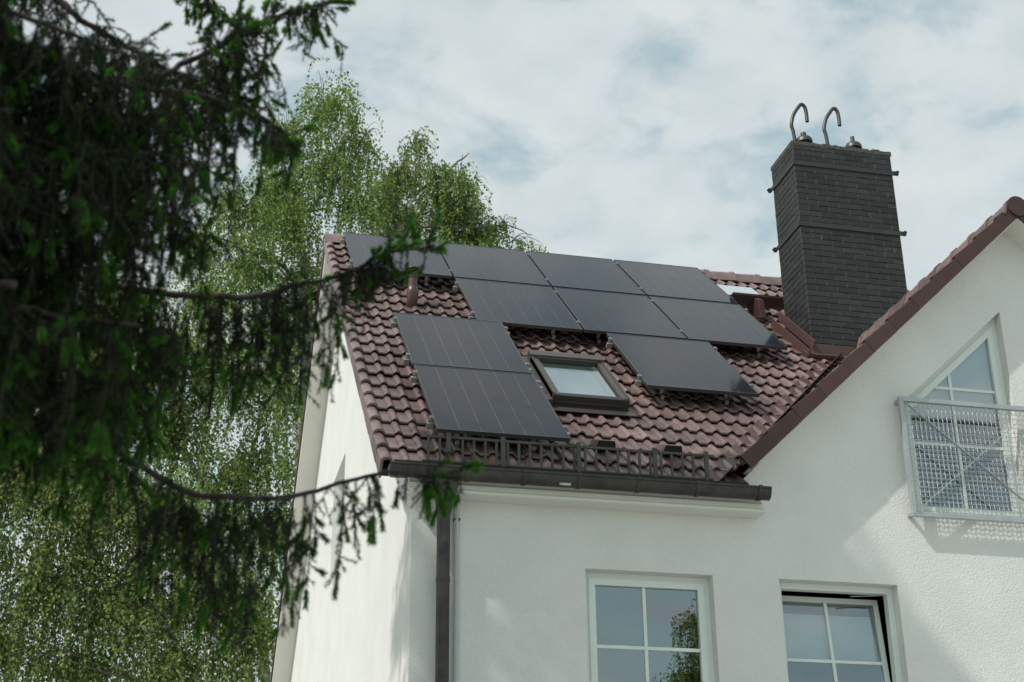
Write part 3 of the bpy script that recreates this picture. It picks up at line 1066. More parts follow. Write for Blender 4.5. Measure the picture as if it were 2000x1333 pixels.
# ---- snow guard
sg = MB()
SY = -5.25
def bar(mb, x0, x1, z, t=0.018): mb.box(x0, x1, SY - t / 2, SY + t / 2, z - t / 2, z + t / 2)
bar(sg, 0.148, 2.62, 5.787, 0.020); bar(sg, 0.138, 2.60, 5.580, 0.016)
sgo = sg.build('snow_guard', M['guard'], house, bevel=0.002)
for x in (0.344, 0.795, 1.432, 2.088, 2.54):
    b = MB(); b.box(x - 0.018, x + 0.018, SY - 0.034, SY - 0.012, 5.49, 5.815)
    b.beam((x, SY - 0.02, 5.50), (x, SY + 0.35, 5.68), 0.03, 0.008)
    b.build('post', M['guard'], sgo, bevel=0.002)
x = 0.185
while x < 2.50:
    if min(abs(x - q) for q in (0.344, 0.795, 1.432, 2.088, 2.54)) > 0.03:
        b = MB(); b.box(x - 0.010, x + 0.010, SY - 0.006, SY + 0.006, 5.588, 5.777)
        b.build('bar', M['guard'], sgo)
    x += 0.0935
# ---- roof window between the panels
fr = MB()
u0, u1, s0, s1 = SKY
ft = -0.045          # top of the frame
fr.box(u0, u0 + 0.068, s0, s1, -0.20, ft); fr.box(u1 - 0.068, u1, s0, s1, -0.20, ft)
fr.box(u0, u0 + 0.02, s0 + .01, s1, -0.19, ft + 0.012); fr.box(u1 - 0.02, u1, s0 + .01, s1, -0.19, ft + 0.012)
fr.box(u0 - 0.085, u0 - 0.002, s0 - 0.05, s1 + 0.01, -0.19, -0.085)
fr.box(u0 - 0.01, u1 + 0.01, s1 - 0.12, s1 + 0.02, -0.20, ft + 0.03)
sk = fr.build('skylight', M['skyframe'], house, bevel=0.006)
sk.matrix_local = RF
b = MB(); b.box(u0 + 0.06, u1 - 0.06, s1 - 0.15, s1 - 0.12, -0.14, ft + 0.012)
b.build('gasket', M['skydark'], sk, bevel=0.004)
b = MB(); b.box(u0 + 0.005, u1 - 0.005, s0 - 0.012, s0 + 0.07, -0.20, ft - 0.008)
b.build('gasket', M['skydark'], sk, bevel=0.004)
b = MB(); b.box(u0 + 0.05, u1 - 0.05, s0 - 0.022, s0 - 0.012, -0.120, -0.108)
b.build('drip_edge', M['skyframe'], sk)
b = MB(); b.box(u0 - 0.03, u1 + 0.05, s0 - 0.14, s0 - 0.012, -0.165, -0.155)
b.build('apron', M['skyframe'], sk, bevel=0.002)
b = MB(); b.face([(u0 + 0.08, s0 + 0.06, -0.078), (u1 - 0.08, s0 + 0.06, -0.078), (u1 - 0.08, s1 - 0.11, -0.078), (u0 + 0.08, s1 - 0.11, -0.078)])
b.build('pane', M['skypane'], sk)
b = MB(); b.box(u0 + 0.085, u0 + 0.105, s0 + 0.06, s1 - 0.11, -0.15, -0.082); b.box(u1 - 0.125, u1 - 0.085, s0 + 0.06, s1 - 0.11, -0.15, -0.082)
b.box(u0 + 0.1, u1 - 0.1, s0 + 0.06, s0 + 0.08, -0.15, -0.082)
b.build('sash', M['pvc'], sk, bevel=0.003)
b = MB(); b.box(u0 + 0.1, u1 - 0.1, s1 - 0.20, s1 - 0.13, -0.15, -0.090)
b.build('sash_head', M['pine'], sk)
b = MB(); b.box(u0 + 0.1, u1 - 0.1, s0 + 0.08, s1 - 0.2, -0.135, -0.130)
b.build('blind', M['wblind'], sk)
# ---- small roof hatch beside the chimney
b = MB()
b.box(4.74, 5.27, -0.88, -0.38, -0.20, -0.115)
hatch = b.build('roof_hatch', M['skydark'], house, bevel=0.004); hatch.matrix_local = RF
b = MB(); b.box(4.755, 5.255, -0.865, -0.395, -0.114, -0.106)
b.build('pane', mat('hatch_glass', (0.42, 0.50, 0.52), 0.08, spec=0.9, coat=0.6), hatch)
# ---- sweep's walkway grating
gt = MB()
gx0, gx1, gy0, gy1, gz_ = 4.62, 6.15, -1.13, -0.86, 9.44
yv = gy0
while yv <= gy1 + 1e-6:
    gt.box(gx0, gx1, yv - 0.004, yv + 0.004, gz_ - 0.012, gz_ + 0.012); yv += 0.027
xv = gx0
while xv <= gx1:
    gt.box(xv - 0.005, xv + 0.005, gy0, gy1, gz_ - 0.010, gz_ + 0.010); xv += 0.034
gt.box(gx0, gx1, gy0 - 0.008, gy0 + 0.0, gz_ - 0.012, gz_ + 0.015); gt.box(gx0, gx1, gy1, gy1 + 0.008, gz_ - 0.012, gz_ + 0.02)
gto = gt.build('walkway_grating', M['verge'], house)
for x in (4.93, 5.75):
    b = MB(); b.prism([(gy0, gz_ - 0.03), (gy1, gz_ - 0.03), (gy1 - 0.02, gz_ - 0.12), (gy0 - 0.08, gz_ - 0.34), (gy0 - 0.14, gz_ - 0.36), (gy0 - 0.10, gz_ - 0.10)], x - 0.035, x + 0.035, 'x')
    b.build('bracket', M['verge'], gto, bevel=0.004)
# ---- soil vent pipe
vp = MB()
vx, vy = 0.60, -1.72
vp.tube([(vx, vy + 0.18, 8.66), (vx, vy + 0.06, 8.62), (vx, vy + 0.01, 8.68), (vx, vy, 8.74)], 0.062, 18)
vp.tube([(vx, vy, 8.70), (vx, vy, 9.05)], 0.052, 18)
vp.tube([(vx, vy, 8.73), (vx, vy, 8.755), (vx, vy, 8.80), (vx, vy, 8.83)], [0.060, 0.066, 0.066, 0.054], 18)
for q in range(5):
    zz = 8.945 + q * 0.02
    vp.tube([(vx, vy, zz), (vx, vy, zz + 0.010)], 0.060, 18)
vp.tube([(vx, vy, 9.045), (vx, vy, 9.052), (vx, vy, 9.064)], [0.066, 0.080, 0.076], 20)
vp.build('vent_pipe', M['pipe'], house, smooth=40)
# ---- two hooded vent tiles above the snow guard
for u in (1.72, 2.325):
    s = -6.50
    b = MB()
    vs_ = [(u, s, -0.17), (u + 0.185, s, -0.17), (u + 0.165, s, -0.085), (u + 0.02, s, -0.085),
           (u + 0.01, s + 0.24, -0.20), (u + 0.175, s + 0.24, -0.20), (u + 0.165, s + 0.20, -0.15), (u + 0.02, s + 0.20, -0.15)]
    b.add(vs_, [(3, 2, 6, 7), (0, 3, 7, 4), (2, 1, 5, 6), (7, 6, 5, 4)])
    b.m = 0
    h_ = b.build('vent_tile', M['tile'], house, bevel=0.004); h_.matrix_local = RF
    b = MB(); b.face([(u + .004, s + 0.012, -0.17), (u + 0.181, s + 0.012, -0.17), (u + 0.163, s + 0.012, -0.09), (u + 0.022, s + 0.012, -0.09)])
    b.build('grille', M['skydark'], h_)
# ---- window guard of galvanised steel with wire mesh
BY = WY - 0.09
bx0, bx1, bz0, bz1 = 4.405, 5.735, 5.385, 6.487
bl = MB()
t = 0.042
bl.box(bx0, bx0 + t, BY - 0.02, BY + 0.02, bz0, bz1); bl.box(bx1 - t, bx1, BY - 0.02, BY + 0.02, bz0, bz1)
bl.box(bx0 + t, bx1 - t, BY - 0.0195, BY + 0.0195, bz1 - t, bz1); bl.box(bx0 + t, bx1 - t, BY - 0.0195, BY + 0.0195, bz0, bz0 + t)
for x in (bx0 + 0.02, bx1 - 0.02):
    for zz in (bz0 + 0.03, bz1 - 0.03):
        bl.box(x - 0.016, x + 0.016, BY + 0.02, WY + 0.01, zz - 0.016, zz + 0.016)
        bl.tube([(x, BY - 0.026, zz), (x, BY - 0.018, zz)], 0.009, 8)
blo = bl.build('window_guard', M['galv'], house, bevel=0.003)
for (p, q, d) in (((bx0 + t, bz1 - t), (bx1 - t, bz0 + t), 0.014), ((bx0 + t, bz0 + t), (bx1 - t, bz1 - t), 0.022)):
    b = MB(); b.beam((p[0], BY - d, p[1]), (q[0], BY - d, q[1]), 0.006, 0.020, up=(0, 1, 0))
    b.v = b.v
    b.build('brace', M['galv'], blo)
wm = MB()
pw = 0.0435
xx = bx0 + t + 0.02
while xx < bx1 - t:
    zz = bz0 + t * 0.6; pts = []
    i = 0
    while zz < bz1 - t * 0.5:
        pts.append((xx, BY + (0.003 if i % 2 else -0.003), zz)); zz += pw / 1; i += 1
    wm.tube(pts, 0.0026, 5, caps=False); xx += pw
zz = bz0 + t + 0.015
while zz < bz1 - t:
    xx = bx0 + t * 0.6; pts = []; i = 0
    while xx < bx1 - t * 0.5:
        pts.append((xx, BY + (-0.003 if i % 2 else 0.003), zz)); xx += pw; i += 1
    wm.tube(pts, 0.0026, 5, caps=False); zz += pw
wm.build('wire_mesh', M['galv'], blo, kind='stuff')

# ------------------------------------------------------------------ solar panels
def frame_mesh():
    b = MB(); w, d = 0.011, 0.035
    b.box(0, PW, 0, w, -d, 0); b.box(0, PW, PL - w, PL, -d, 0); b.box(0, w, w, PL - w, -d, 0); b.box(PW - w, PW, w, PL - w, -d, 0)
    return b.mesh('frame', M['pframe'])
def laminate_mesh():
    b = MB(); b.box(0.011, PW - 0.011, 0.011, PL - 0.011, -0.010, -0.0042)
    return b.mesh('laminate', M['backsheet'])
CWD = (PW - 0.024) / 6
def strip_mesh():
    b = MB(); gp = 0.0024
    b.box(gp, CWD - gp, 0, PL - 0.024, -0.0042, -0.0025)
    return b.mesh('cell_strip', M['cell'])
def clamp_mesh():
    b = MB(); b.box(-0.018, 0.018, -0.022, 0.022, -0.03, 0.006); b.tube([(0, 0, 0.004), (0, 0, 0.014)], 0.008, 8)
    return b.mesh('clamp', M['alu'])
def hook_mesh():
    b = MB(); b.box(-0.018, 0.018, -0.07, -0.06, -0.045, 0.04); b.box(-0.018, 0.018, -0.13, -0.06, -0.055, -0.045); b.box(-0.018, 0.018, -0.13, -0.12, -0.09, -0.045)
    return b.mesh('roof_hook', M['alu'])
MF, ML, MS, MC, MH = frame_mesh(), laminate_mesh(), strip_mesh(), clamp_mesh(), hook_mesh()
plabels = {
    'A1': 'dark solar panel at the left end of the top row, above the brown vent pipe',
    'A2': 'dark solar panel second from the left in the top row',
    'A3': 'dark solar panel third from the left in the top row',
    'A4': 'dark solar panel at the right end of the top row, beside the roof hatch',
    'B2': 'dark solar panel leftmost in the middle row, right of the vent pipe',
    'B3': 'dark solar panel in the middle of the middle row',
    'B4': 'dark solar panel rightmost in the middle row, nearest the chimney foot',
    'C1': 'dark solar panel upper of the stacked pair left of the skylight',
    'C2': 'dark solar panel lower of the stacked pair, just above the snow guard',
    'C3': 'dark solar panel standing alone below the middle row, to the right of the skylight'}
def rail_mesh(L):
    b = MB(); b.box(0, L, -0.02, 0.02, -0.075, -0.036); b.box(0, L, -0.012, 0.012, -0.079, -0.075)
    return b.mesh('rail', M['flash'])
def rail_end():
    b = MB(); b.box(-0.055, -0.001, -0.024, 0.024, -0.083, -0.034)
    return b.mesh('rail_end', M['alu'])
RM_, RE_ = rail_mesh(PW), rail_end()
left_end = {'A1', 'B2', 'C1', 'C2', 'C3'}
right_end = {'A4', 'B4', 'C1', 'C2', 'C3'}
for name, u, s in panels:
    p = thing('solar_panel', plabels[name], 'solar panel', group='solar panels on the tiled roof')
    p.matrix_world = RF @ Matrix.Translation((u, s - PL, 0)) @ Matrix.Rotation(random.uniform(-0.0025, 0.0025), 4, 'X') @ Matrix.Rotation(random.uniform(-0.002, 0.002), 4, 'Y')
    link('frame', MF, p)
    lam = link('laminate', ML, p)
    for i in range(6):
        c = link('cell_strip', MS, lam); c.location = (0.012 + CWD * i, 0.012, 0)
    for fy in (0.13, 0.84):
        yv = PL * fy
        r = link('rail', RM_, p); r.location = (0, yv, 0)
        if name in left_end:
            e = link('rail_end', RE_, p); e.location = (0, yv, 0)
        if name in right_end:
            e = link('rail_end', RE_, p); e.location = (PW + 0.05, yv, 0)
        for cx in ((-0.012,) if name in left_end else (-0.0145,)) + ((PW + 0.012,) if name in right_end else ()):
            c = link('clamp', MC, p); c.location = (cx, yv + 0.045, 0)
        for hx in (0.2, 0.86):
            h = link('roof_hook', MH, p); h.location = (hx, yv, -0.075)


# ------------------------------------------------------------------ birches behind the house
def strands(lobes, dens, leaf_l, leaf_w, step, rs, hang=(0.6, 2.0)):
    LC, LA, TP = [], [], []
    for (cx, cy, cz, rx, rz) in lobes:
        ry = 0.85 * (rx + rz) / 2
        n = max(6, int(dens * rx * rz * 1.0))
        u = rs.normal(size=(n, 3)); u /= np.linalg.norm(u, axis=1)[:, None]
        u[:, 2] = np.where(u[:, 2] < -0.35, -u[:, 2], u[:, 2])
        rad = rs.uniform(0.10, 1.0, n) ** 0.7
        u[:, 2] *= rs.uniform(0.7, 1.3, n)
        P0 = np.array([cx, cy, cz]) + u * rad[:, None] * np.array([rx, ry, rz])
        nc = max(5, n // 3)                       # strands hang in clumps from the same side twig
        home = P0[rs.integers(0, nc, n)]
        P0 = home + (P0 - home) * rs.uniform(0.0, 0.75, n)[:, None] ** 1.2 + rs.normal(size=(n, 3)) * 0.04
        L = rs.uniform(*hang, n) * rz * 0.75
        drift = rs.normal(size=(n, 3)) * 0.10 + u * np.array([0.28, 0.28, 0])
        drift[:, 2] = 0.10
        for i in range(n):
            m = max(4, int(L[i] / step))
            t = np.linspace(0, 1, m)
            pts = P0[i] + drift[i] * np.sin(t * 2.2)[:, None] * L[i] + np.stack([0 * t, 0 * t, -L[i] * t ** 1.4], 1)
            off = rs.normal(size=(m, 3)) * np.array([0.026, 0.026, 0.02])
            LC.append(pts + off)
            TP.append(pts[:: max(1, (m - 1) // 3)][:4] if m >= 4 else pts)
    C_ = np.concatenate(LC)
    n = len(C_)
    a = rs.normal(size=(n, 3)) * 0.55 + np.array([0, 0, -0.9]); a /= np.linalg.norm(a, axis=1)[:, None]
    b = rs.normal(size=(n, 3)); b = np.cross(a, b); b /= np.linalg.norm(b, axis=1)[:, None]
    sc = rs.uniform(0.65, 1.2, n)[:, None]
    l, w = leaf_l * sc, leaf_w * sc
    V = np.stack([C_, C_ + a * l * 0.42 + b * w * 0.5, C_ + a * l, C_ + a * l * 0.42 - b * w * 0.5], 1).reshape(-1, 3)
    F = np.arange(n * 4).reshape(-1, 4)
    # thin twigs as narrow strips
    tv = []
    for pts in TP:
        for p, q in zip(pts[:-1], pts[1:]):
            s_ = np.array([0.0022, 0.0012, 0])
            tv += [p - s_, p + s_, q + s_ * 0.7, q - s_ * 0.7]
    TV = np.array(tv)
    TF = np.arange(len(TV)).reshape(-1, 4)
    Vall = np.concatenate([V, TV]); Fall = np.concatenate([F, TF + len(V)])
    mi = np.concatenate([np.zeros(len(F)), np.ones(len(TF))])
    return Vall, Fall, mi


def birch(name_label, base, trunk, limbs, lobes, dens, leaf, seed, leaf_l=0.066, leaf_w=0.052, step=0.036, r0=0.16):
    rs = np.random.default_rng(seed)
    root = thing('birch_tree', name_label, 'tree', base, group='birch trees behind the house')
    B = Vector(base)
    tr = MB()
    def tube(pts, ra, rb, n=8):
        sp_ = spline(pts, 4)
        k_ = len(sp_)
        w = [p - B + Vector(rs.normal(size=3) * min(0.02, ra * 0.25)) for p in sp_]
        tr.tube(w, [ra + (rb - ra) * i / (k_ - 1) for i in range(k_)], n)
    tube(trunk, r0, 0.022, 10)
    tr.m = 1            # side limbs have the dark bark of young wood
    for pts, ra in limbs:
        tube(pts, ra, 0.008, 7)
    T = [Vector(p) for p in trunk]
    for p, _ in limbs:
        T += [Vector(q) for q in p[1:-1]]
    for (cx, cy, cz, rx, rz) in lobes:
        c = Vector((cx, cy, cz))
        cand = [q for q in T if q.z < cz + 0.2] or T
        q = min(cand, key=lambda q: (q - c).length + 0.4 * abs((c.z - q.z) - 0.6))
        mid = q.lerp(c, 0.5) + Vector((0, 0, 0.15))
        tube([q, mid, c + Vector((0, 0, rz * 0.3))], 0.026, 0.008, 6)
        for _ in range(7):
            u = Vector(rs.normal(size=3)).normalized()
            e = c + Vector((u.x * rx * 0.9, u.y * rx * 0.8, abs(u.z) * rz * 0.95))
            m_ = (q.lerp(c, 0.75)).lerp(e, 0.55) + Vector((0, 0, 0.12))
            tube([q.lerp(c, 0.75), m_, e, e + Vector((u.x * 0.12, u.y * 0.1, -0.16))], 0.010, 0.0025, 4)
    tr.build('trunk', [M['birch_bark'], M['limb_bark']], root, smooth=60)
    V, F, mi = strands(lobes, dens, leaf_l, leaf_w, step, rs)
    V = V - np.array(base)
    link('crown', fast_mesh('crown', V, F, [leaf, M['twig']], mi), root)
    return root


def jit_lobes(l, y, spread, seed):
    r = random.Random(seed)
    return [(x, y + r.uniform(-spread, spread), z, a, b) for (x, z, a, b) in l]


B1L = jit_lobes([(0.75, 18.84, 0.77, 1.16), (-0.1, 18.39, 0.64, 1.01), (1.42, 18.43, 0.55, 1.02), (0.81, 17.41, 1.08, 0.99),
                 (-0.17, 16.81, 0.89, 1.22), (1.48, 16.64, 0.86, 0.73), (-1.15, 16.51, 0.77, 0.9), (-1.75, 15.68, 0.55, 1.05),
                 (0.03, 15.88, 0.94, 1.07), (-0.73, 14.76, 0.91, 1.15), (0.49, 14.88, 0.62, 1.16), (-1.44, 14.23, 0.8, 1.01),
                 (0.14, 13.83, 0.71, 1.13)], 11.0, 0.5, 1)
birch('tall birch with drooping branches rising behind the gable end of the roof', (0.6, 11, 0),
      [(0.6, 11, 0), (0.62, 11, 6), (0.55, 11, 12), (0.515, 11, 13.97), (0.432, 11, 14.87), (0.347, 11, 15.8), (0.241, 11, 16.5), (0.02, 11, 17.13), (-0.123, 11, 17.45)],
      [([(-0.123, 11, 17.446), (-0.088, 11, 17.795), (0.073, 11.1, 18.188), (0.326, 11.1, 18.535), (0.565, 11, 19.269), (0.62, 11, 19.796)], 0.04),
       ([(-0.042, 11, 17.309), (-0.173, 10.9, 17.784), (-0.292, 10.9, 18.017), (-0.485, 10.8, 18.617)], 0.035),
       ([(0.432, 11, 14.874), (-0.156, 11.2, 15.506), (-0.79, 11.2, 15.788), (-1.337, 11.2, 16.314)], 0.045),
       ([(0.267, 11, 16.379), (0.82, 10.8, 17.046), (1.328, 10.8, 17.848), (1.58, 10.8, 18.51)], 0.04)],
      B1L, 150, M['leaf'], 21, r0=0.17)
B2L = jit_lobes([(2.52, 17.97, 0.41, 0.62), (2.38, 17.16, 0.59, 0.73), (2.91, 16.98, 0.54, 0.61), (3.29, 16.73, 0.7, 0.79),
                 (3.72, 16.3, 0.43, 0.66), (2.4, 16.09, 0.95, 0.59), (3.45, 15.98, 0.85, 0.59), (4.25, 16.01, 0.49, 0.42),
                 (4.75, 15.77, 0.45, 0.26), (5.05, 15.55, 0.35, 0.3), (1.99, 15.58, 0.73, 0.46), (3.04, 14.89, 1.26, 0.92), (4.3, 14.79, 0.85, 0.81), (1.75, 16.5, 0.55, 0.8), (3.25, 16.5, 0.7, 0.7), (4.0, 15.9, 0.55, 0.55), (2.05, 17.2, 0.4, 0.6)], 10.0, 0.4, 2)
birch('birch with a forked leaning trunk showing just above the middle of the ridge', (2.0, 10, 0),
      [(2.0, 10, 0), (2.05, 10, 7), (2.07, 10, 12), (2.078, 10, 14.118), (2.087, 10, 15.018), (2.245, 10, 15.841), (2.392, 10, 16.326), (2.471, 10, 16.632)],
      [([(2.471, 10, 16.632), (2.7, 10, 16.898), (3.123, 9.9, 17.251), (3.444, 9.9, 17.596), (3.606, 9.9, 17.74)], 0.045),
       ([(2.471, 10, 16.632), (2.504, 10, 17.175), (2.58, 10.1, 17.65), (2.50, 10.1, 18.02), (2.62, 10.15, 18.25)], 0.04),
       ([(2.245, 10, 15.841), (2.927, 9.8, 15.9), (3.664, 9.8, 15.94), (4.36, 9.8, 16.077), (4.897, 9.8, 15.9)], 0.035)],
      B2L, 215, M['leaf'], 22, r0=0.15)
B3L = jit_lobes([(-4.07, 9.35, 0.89, 1.06), (-2.9, 9.08, 0.99, 1.16), (-1.81, 8.88, 0.92, 1.16), (-3.65, 7.75, 0.95, 1.19),
                 (-2.35, 7.56, 1.13, 1.19), (-1.05, 7.62, 0.83, 1.21), (-0.36, 7.14, 0.58, 1.11), (-3.05, 6.54, 1.1, 0.81),
                 (-1.45, 6.44, 1.05, 0.82), (-4.3, 6.6, 0.9, 0.9), (-2.3, 5.6, 1.2, 0.8), (-5.0, 8.6, 0.9, 1.2), (-4.7, 10.0, 0.9, 0.9), (-5.2, 7.2, 0.9, 1.0), (-3.3, 10.1, 0.8, 0.7)], 8.3, 0.45, 3)
birch('low bright green birch with larger leaves filling the space left of the gable wall', (-0.9, 8.2, 0),
      [(-0.9, 8.2, 0), (-0.85, 8.2, 3), (-0.79, 8.2, 5.02), (-0.35, 8.2, 6.4), (-0.466, 8.2, 7.477), (-0.943, 8.2, 8.401), (-1.30, 8.2, 8.95)],
      [([(-0.79, 8.2, 5.02), (-1.8, 8.1, 6.2), (-2.9, 8.1, 7.6), (-3.6, 8.1, 8.9)], 0.05)],
      B3L, 250, M['leaf_b'], 23, leaf_l=0.070, leaf_w=0.054, step=0.046, r0=0.13)
B4L = jit_lobes([(-1.12, 12.33, 1.04, 1.15), (-0.04, 11.8, 0.57, 1.35), (-1.87, 11.15, 1.01, 1.0), (-0.34, 10.47, 0.84, 1.0),
                 (-1.15, 10.12, 0.91, 0.78), (-3.21, 11.95, 1.28, 1.43), (-4.54, 12.54, 1.08, 1.44), (-3.1, 13.62, 1.03, 1.17),
                 (-4.15, 10.69, 1.14, 0.87), (-5.3, 11.4, 0.9, 1.2), (-2.6, 10.0, 0.9, 0.8), (0.14, 9.24, 0.37, 1.16), (-0.46, 9.3, 0.82, 0.86), (-2.08, 12.66, 0.84, 1.05)], 10.0, 0.5, 4)
birch('mid-height birch with crooked stems between the spruce and the gable', (0.2, 10, 0),
      [(0.2, 10, 0), (0.12, 10, 4), (0.052, 10, 6.756), (-0.192, 10, 7.914), (-0.643, 10, 9.383), (-1.555, 10, 10.679), (-1.676, 10, 11.066), (-1.82, 10, 11.7)],
      [([(-0.643, 10, 9.383), (-0.5, 10.2, 10.6), (-0.3, 10.2, 11.9), (-0.1, 10.2, 12.9)], 0.05),
       ([(-1.555, 10, 10.679), (-2.6, 10, 11.8), (-3.3, 10, 13.4)], 0.05)],
      B4L, 165, M['leaf'], 24, r0=0.13)


# ------------------------------------------------------------------ spruce in the foreground
class Needles:
    def __init__(self, rs):
        self.rs = rs; self.V = []; self.n = 0; self.mi = []

    def brush(self, P, Q, per_m, length, width, m, spread=0.9):
        """needles all round many straight bits P->Q (arrays)"""
        P, Q = np.asarray(P), np.asarray(Q)
        L = np.linalg.norm(Q - P, axis=1)
        cnt = np.maximum(3, (L * per_m).astype(int))
        idx = np.repeat(np.arange(len(P)), cnt)
        n = len(idx); rs = self.rs
        t = rs.random(n)[:, None]
        A = P[idx] * (1 - t) + Q[idx] * t
        T = (Q - P)[idx] / np.maximum(L[idx], 1e-6)[:, None]
        r = rs.normal(size=(n, 3)); r -= (r * T).sum(1)[:, None] * T; r /= np.linalg.norm(r, axis=1)[:, None]
        sp_ = spread * rs.uniform(0.75, 1.25, n)[:, None]
        d = T * np.cos(sp_) + r * np.sin(sp_)
        w = np.cross(d, rs.normal(size=(n, 3))); w /= np.linalg.norm(w, axis=1)[:, None]
        l = length * rs.uniform(0.7, 1.2, n)[:, None]
        V = np.stack([A - w * width / 2, A + w * width / 2, A + d * l], 1).reshape(-1, 3)
        self.V.append(V); self.mi.append(np.full(n, m))

    def mesh(self, name):
        V = np.concatenate(self.V)
        return fast_mesh(name, V, np.arange(len(V)).reshape(-1, 3), [M['needle'], M['shoot']], np.concatenate(self.mi))


def polyline_at(pts, t):
    P_ = np.array(pts); d = np.r_[0, np.cumsum(np.linalg.norm(np.diff(P_, axis=0), axis=1))]
    return np.stack([np.interp(t * d[-1], d, P_[:, k]) for k in range(3)], 1), d[-1]


def ribbon_tubes(mb, segs, r):
    for p, q in segs:
        mb.tube([p, q], [r, r * 0.7], 3, caps=False)


def spruce_limb(root, base, pts, r0, hang, gap=0.0128, yj=0.16, new=0.35, tip=0.0, dense=750, xmin=-99.0, seed=0, tipgap=0.016, thin=None, lw=(0.0165, 0.0025)):
    """one limb: bark tube, a curtain of hanging twigs (lengths from hang(t)), open sprays at the tip"""
    rs = np.random.default_rng(seed)
    sp_ = [Vector(p) for p in spline(pts, 5)]
    mb = MB()
    B = Vector(base)
    k = len(sp_)
    mb.tube([p - B + Vector(rs.normal(size=3) * r0 * 0.12) for p in sp_], [r0 + (0.0035 - r0) * (i / (k - 1)) ** 0.8 for i in range(k)], 8)
    nd = Needles(rs)
    arr = [tuple(p) for p in sp_]
    _, LEN = polyline_at(arr, np.array([0.0]))
    n = int(LEN / gap)
    t = np.sort(rs.uniform(0.0, 1.0, n))
    P0, _ = polyline_at(arr, t)
    keep = P0[:, 0] > xmin
    P0, t = P0[keep], t[keep]
    n = len(t)
    PA, QA, NA, NB, SA, SB = [], [], [], [], [], []
    new0 = new
    for i in range(n):
        new = new0 * (0.40 if thin and P0[i][0] < thin else 1.0)
        H = hang(P0[i][0] if xmin > -50 else t[i]) * rs.uniform(0.45, 1.15)
        if H < 0.03 or (thin and P0[i][0] > thin and rs.random() < 0.45):
            continue
        p = P0[i] - np.array(base)
        side = np.array([rs.normal() * 0.25, rs.normal(), 0]); side /= np.linalg.norm(side) + 1e-6
        o = side * abs(rs.normal()) * yj * min(1, H * 4)
        m = max(3, int(H / 0.05))
        tt = np.linspace(0, 1, m + 1)
        wob = np.cumsum(rs.normal(size=(m + 1, 3)) * 0.006, 0); wob[0] = 0
        path = p + o * np.minimum(1, tt * 2.2)[:, None] + np.stack([0 * tt, 0 * tt, -H * tt ** 1.25 - 0.0 * tt], 1) + wob
        for a, b in zip(path[:-1], path[1:]):
            PA.append(a); QA.append(b)
        # side shoots, hanging
        ns = int(H / 0.032)
        for _ in range(ns):
            f = rs.uniform(0.15, 1.0)
            j = min(m - 1, int(f * m)); q = path[j] + (path[j + 1] - path[j]) * (f * m - j)
            d = np.array([rs.normal(), rs.normal(), -rs.uniform(0.5, 1.6)]); d /= np.linalg.norm(d)
            l = rs.uniform(0.04, 0.10)
            e = q + d * l + np.array([0, 0, -0.015])
            if rs.random() < new * 0.55:
                NA.append(q + (e - q) * 0.35); NB.append(e); SA.append(q); SB.append(q + (e - q) * 0.4)
            else:
                PA.append(q); QA.append(e)
        if rs.random() < new:
            e = path[-1]; d = path[-1] - path[-2]; d /= np.linalg.norm(d)
            NA.append(e - d * 0.01); NB.append(e + d * rs.uniform(0.045, 0.085))
    new = new0
    # spray of short open twigs towards the tip
    if tip > 0:
        tip = min(0.9, tip / LEN)
        m = int(LEN * tip / tipgap)
        for f in rs.uniform(1 - tip, 1.0, m):
            q, _ = polyline_at(arr, np.array([f])); q2, _ = polyline_at(arr, np.array([max(0, f - 0.03)]))
            T = (q - q2)[0]; T /= np.linalg.norm(T) + 1e-9
            q = q[0] - np.array(base)
            d = T * rs.uniform(0.3, 1.0) + rs.normal(size=3) * np.array([0.45, 0.6, 0.55]); d /= np.linalg.norm(d)
            l = rs.uniform(0.05, 0.16) * (1.15 - 0.5 * (f - (1 - tip)) / tip)
            e = q + d * l
            PA.append(q); QA.append(e)
            for _ in range(2):
                g_ = rs.uniform(0.3, 0.9); d2 = d + rs.normal(size=3) * 0.6; d2 /= np.linalg.norm(d2)
                a = q + d * l * g_; b = a + d2 * rs.uniform(0.03, 0.06)
                if rs.random() < new:
                    NA.append(a); NB.append(b)
                else:
                    PA.append(a); QA.append(b)
            if rs.random() < new + 0.2:
                NA.append(e - d * 0.005); NB.append(e + d * rs.uniform(0.03, 0.055))
        E_ = np.array(arr[-1]) - np.array(base)
        T = np.array(arr[-1]) - np.array(arr[-3]); T /= np.linalg.norm(T)
        NA.append(E_ - T * 0.01); NB.append(E_ + T * 0.05)
    segs = [(a, b) for a, b in zip(PA + SA, QA + SB)]
    ribbon_tubes(mb, segs, 0.0017)
    br = mb.build('branch', M['spruce_bark'], root, smooth=60)
    if PA:
        nd.brush(PA, QA, dense, lw[0], lw[1], 0)
    if SA:
        nd.brush(SA, SB, dense, lw[0], lw[1], 0)
    if NA:
        nd.brush(NA, NB, 2600, 0.022, 0.0040, 1, 0.72)
    link('needles', nd.mesh('needles'), br)
    return br


SB_ = (-5.6, -9.3, 0.0)
spruce = thing('spruce_tree', 'dark spruce with long hanging twigs, reaching across in front of the gable', 'tree', SB_)
tk = MB(); tk.tube([(0, 0, 0), (0.03, 0, 4), (0, 0.04, 9), (0.03, 0, 14), (0, 0, 17.2)], [0.30, 0.25, 0.19, 0.11, 0.015], 14)
tk.build('trunk', M['spruce_bark'], spruce, smooth=60)


def tr(z, y=-10.0): return (-5.5, y, z + 0.25)


def pw_lin(*kn):
    xs, ys = [a for a, _ in kn], [b for _, b in kn]
    return lambda t: float(np.interp(t, xs, ys))


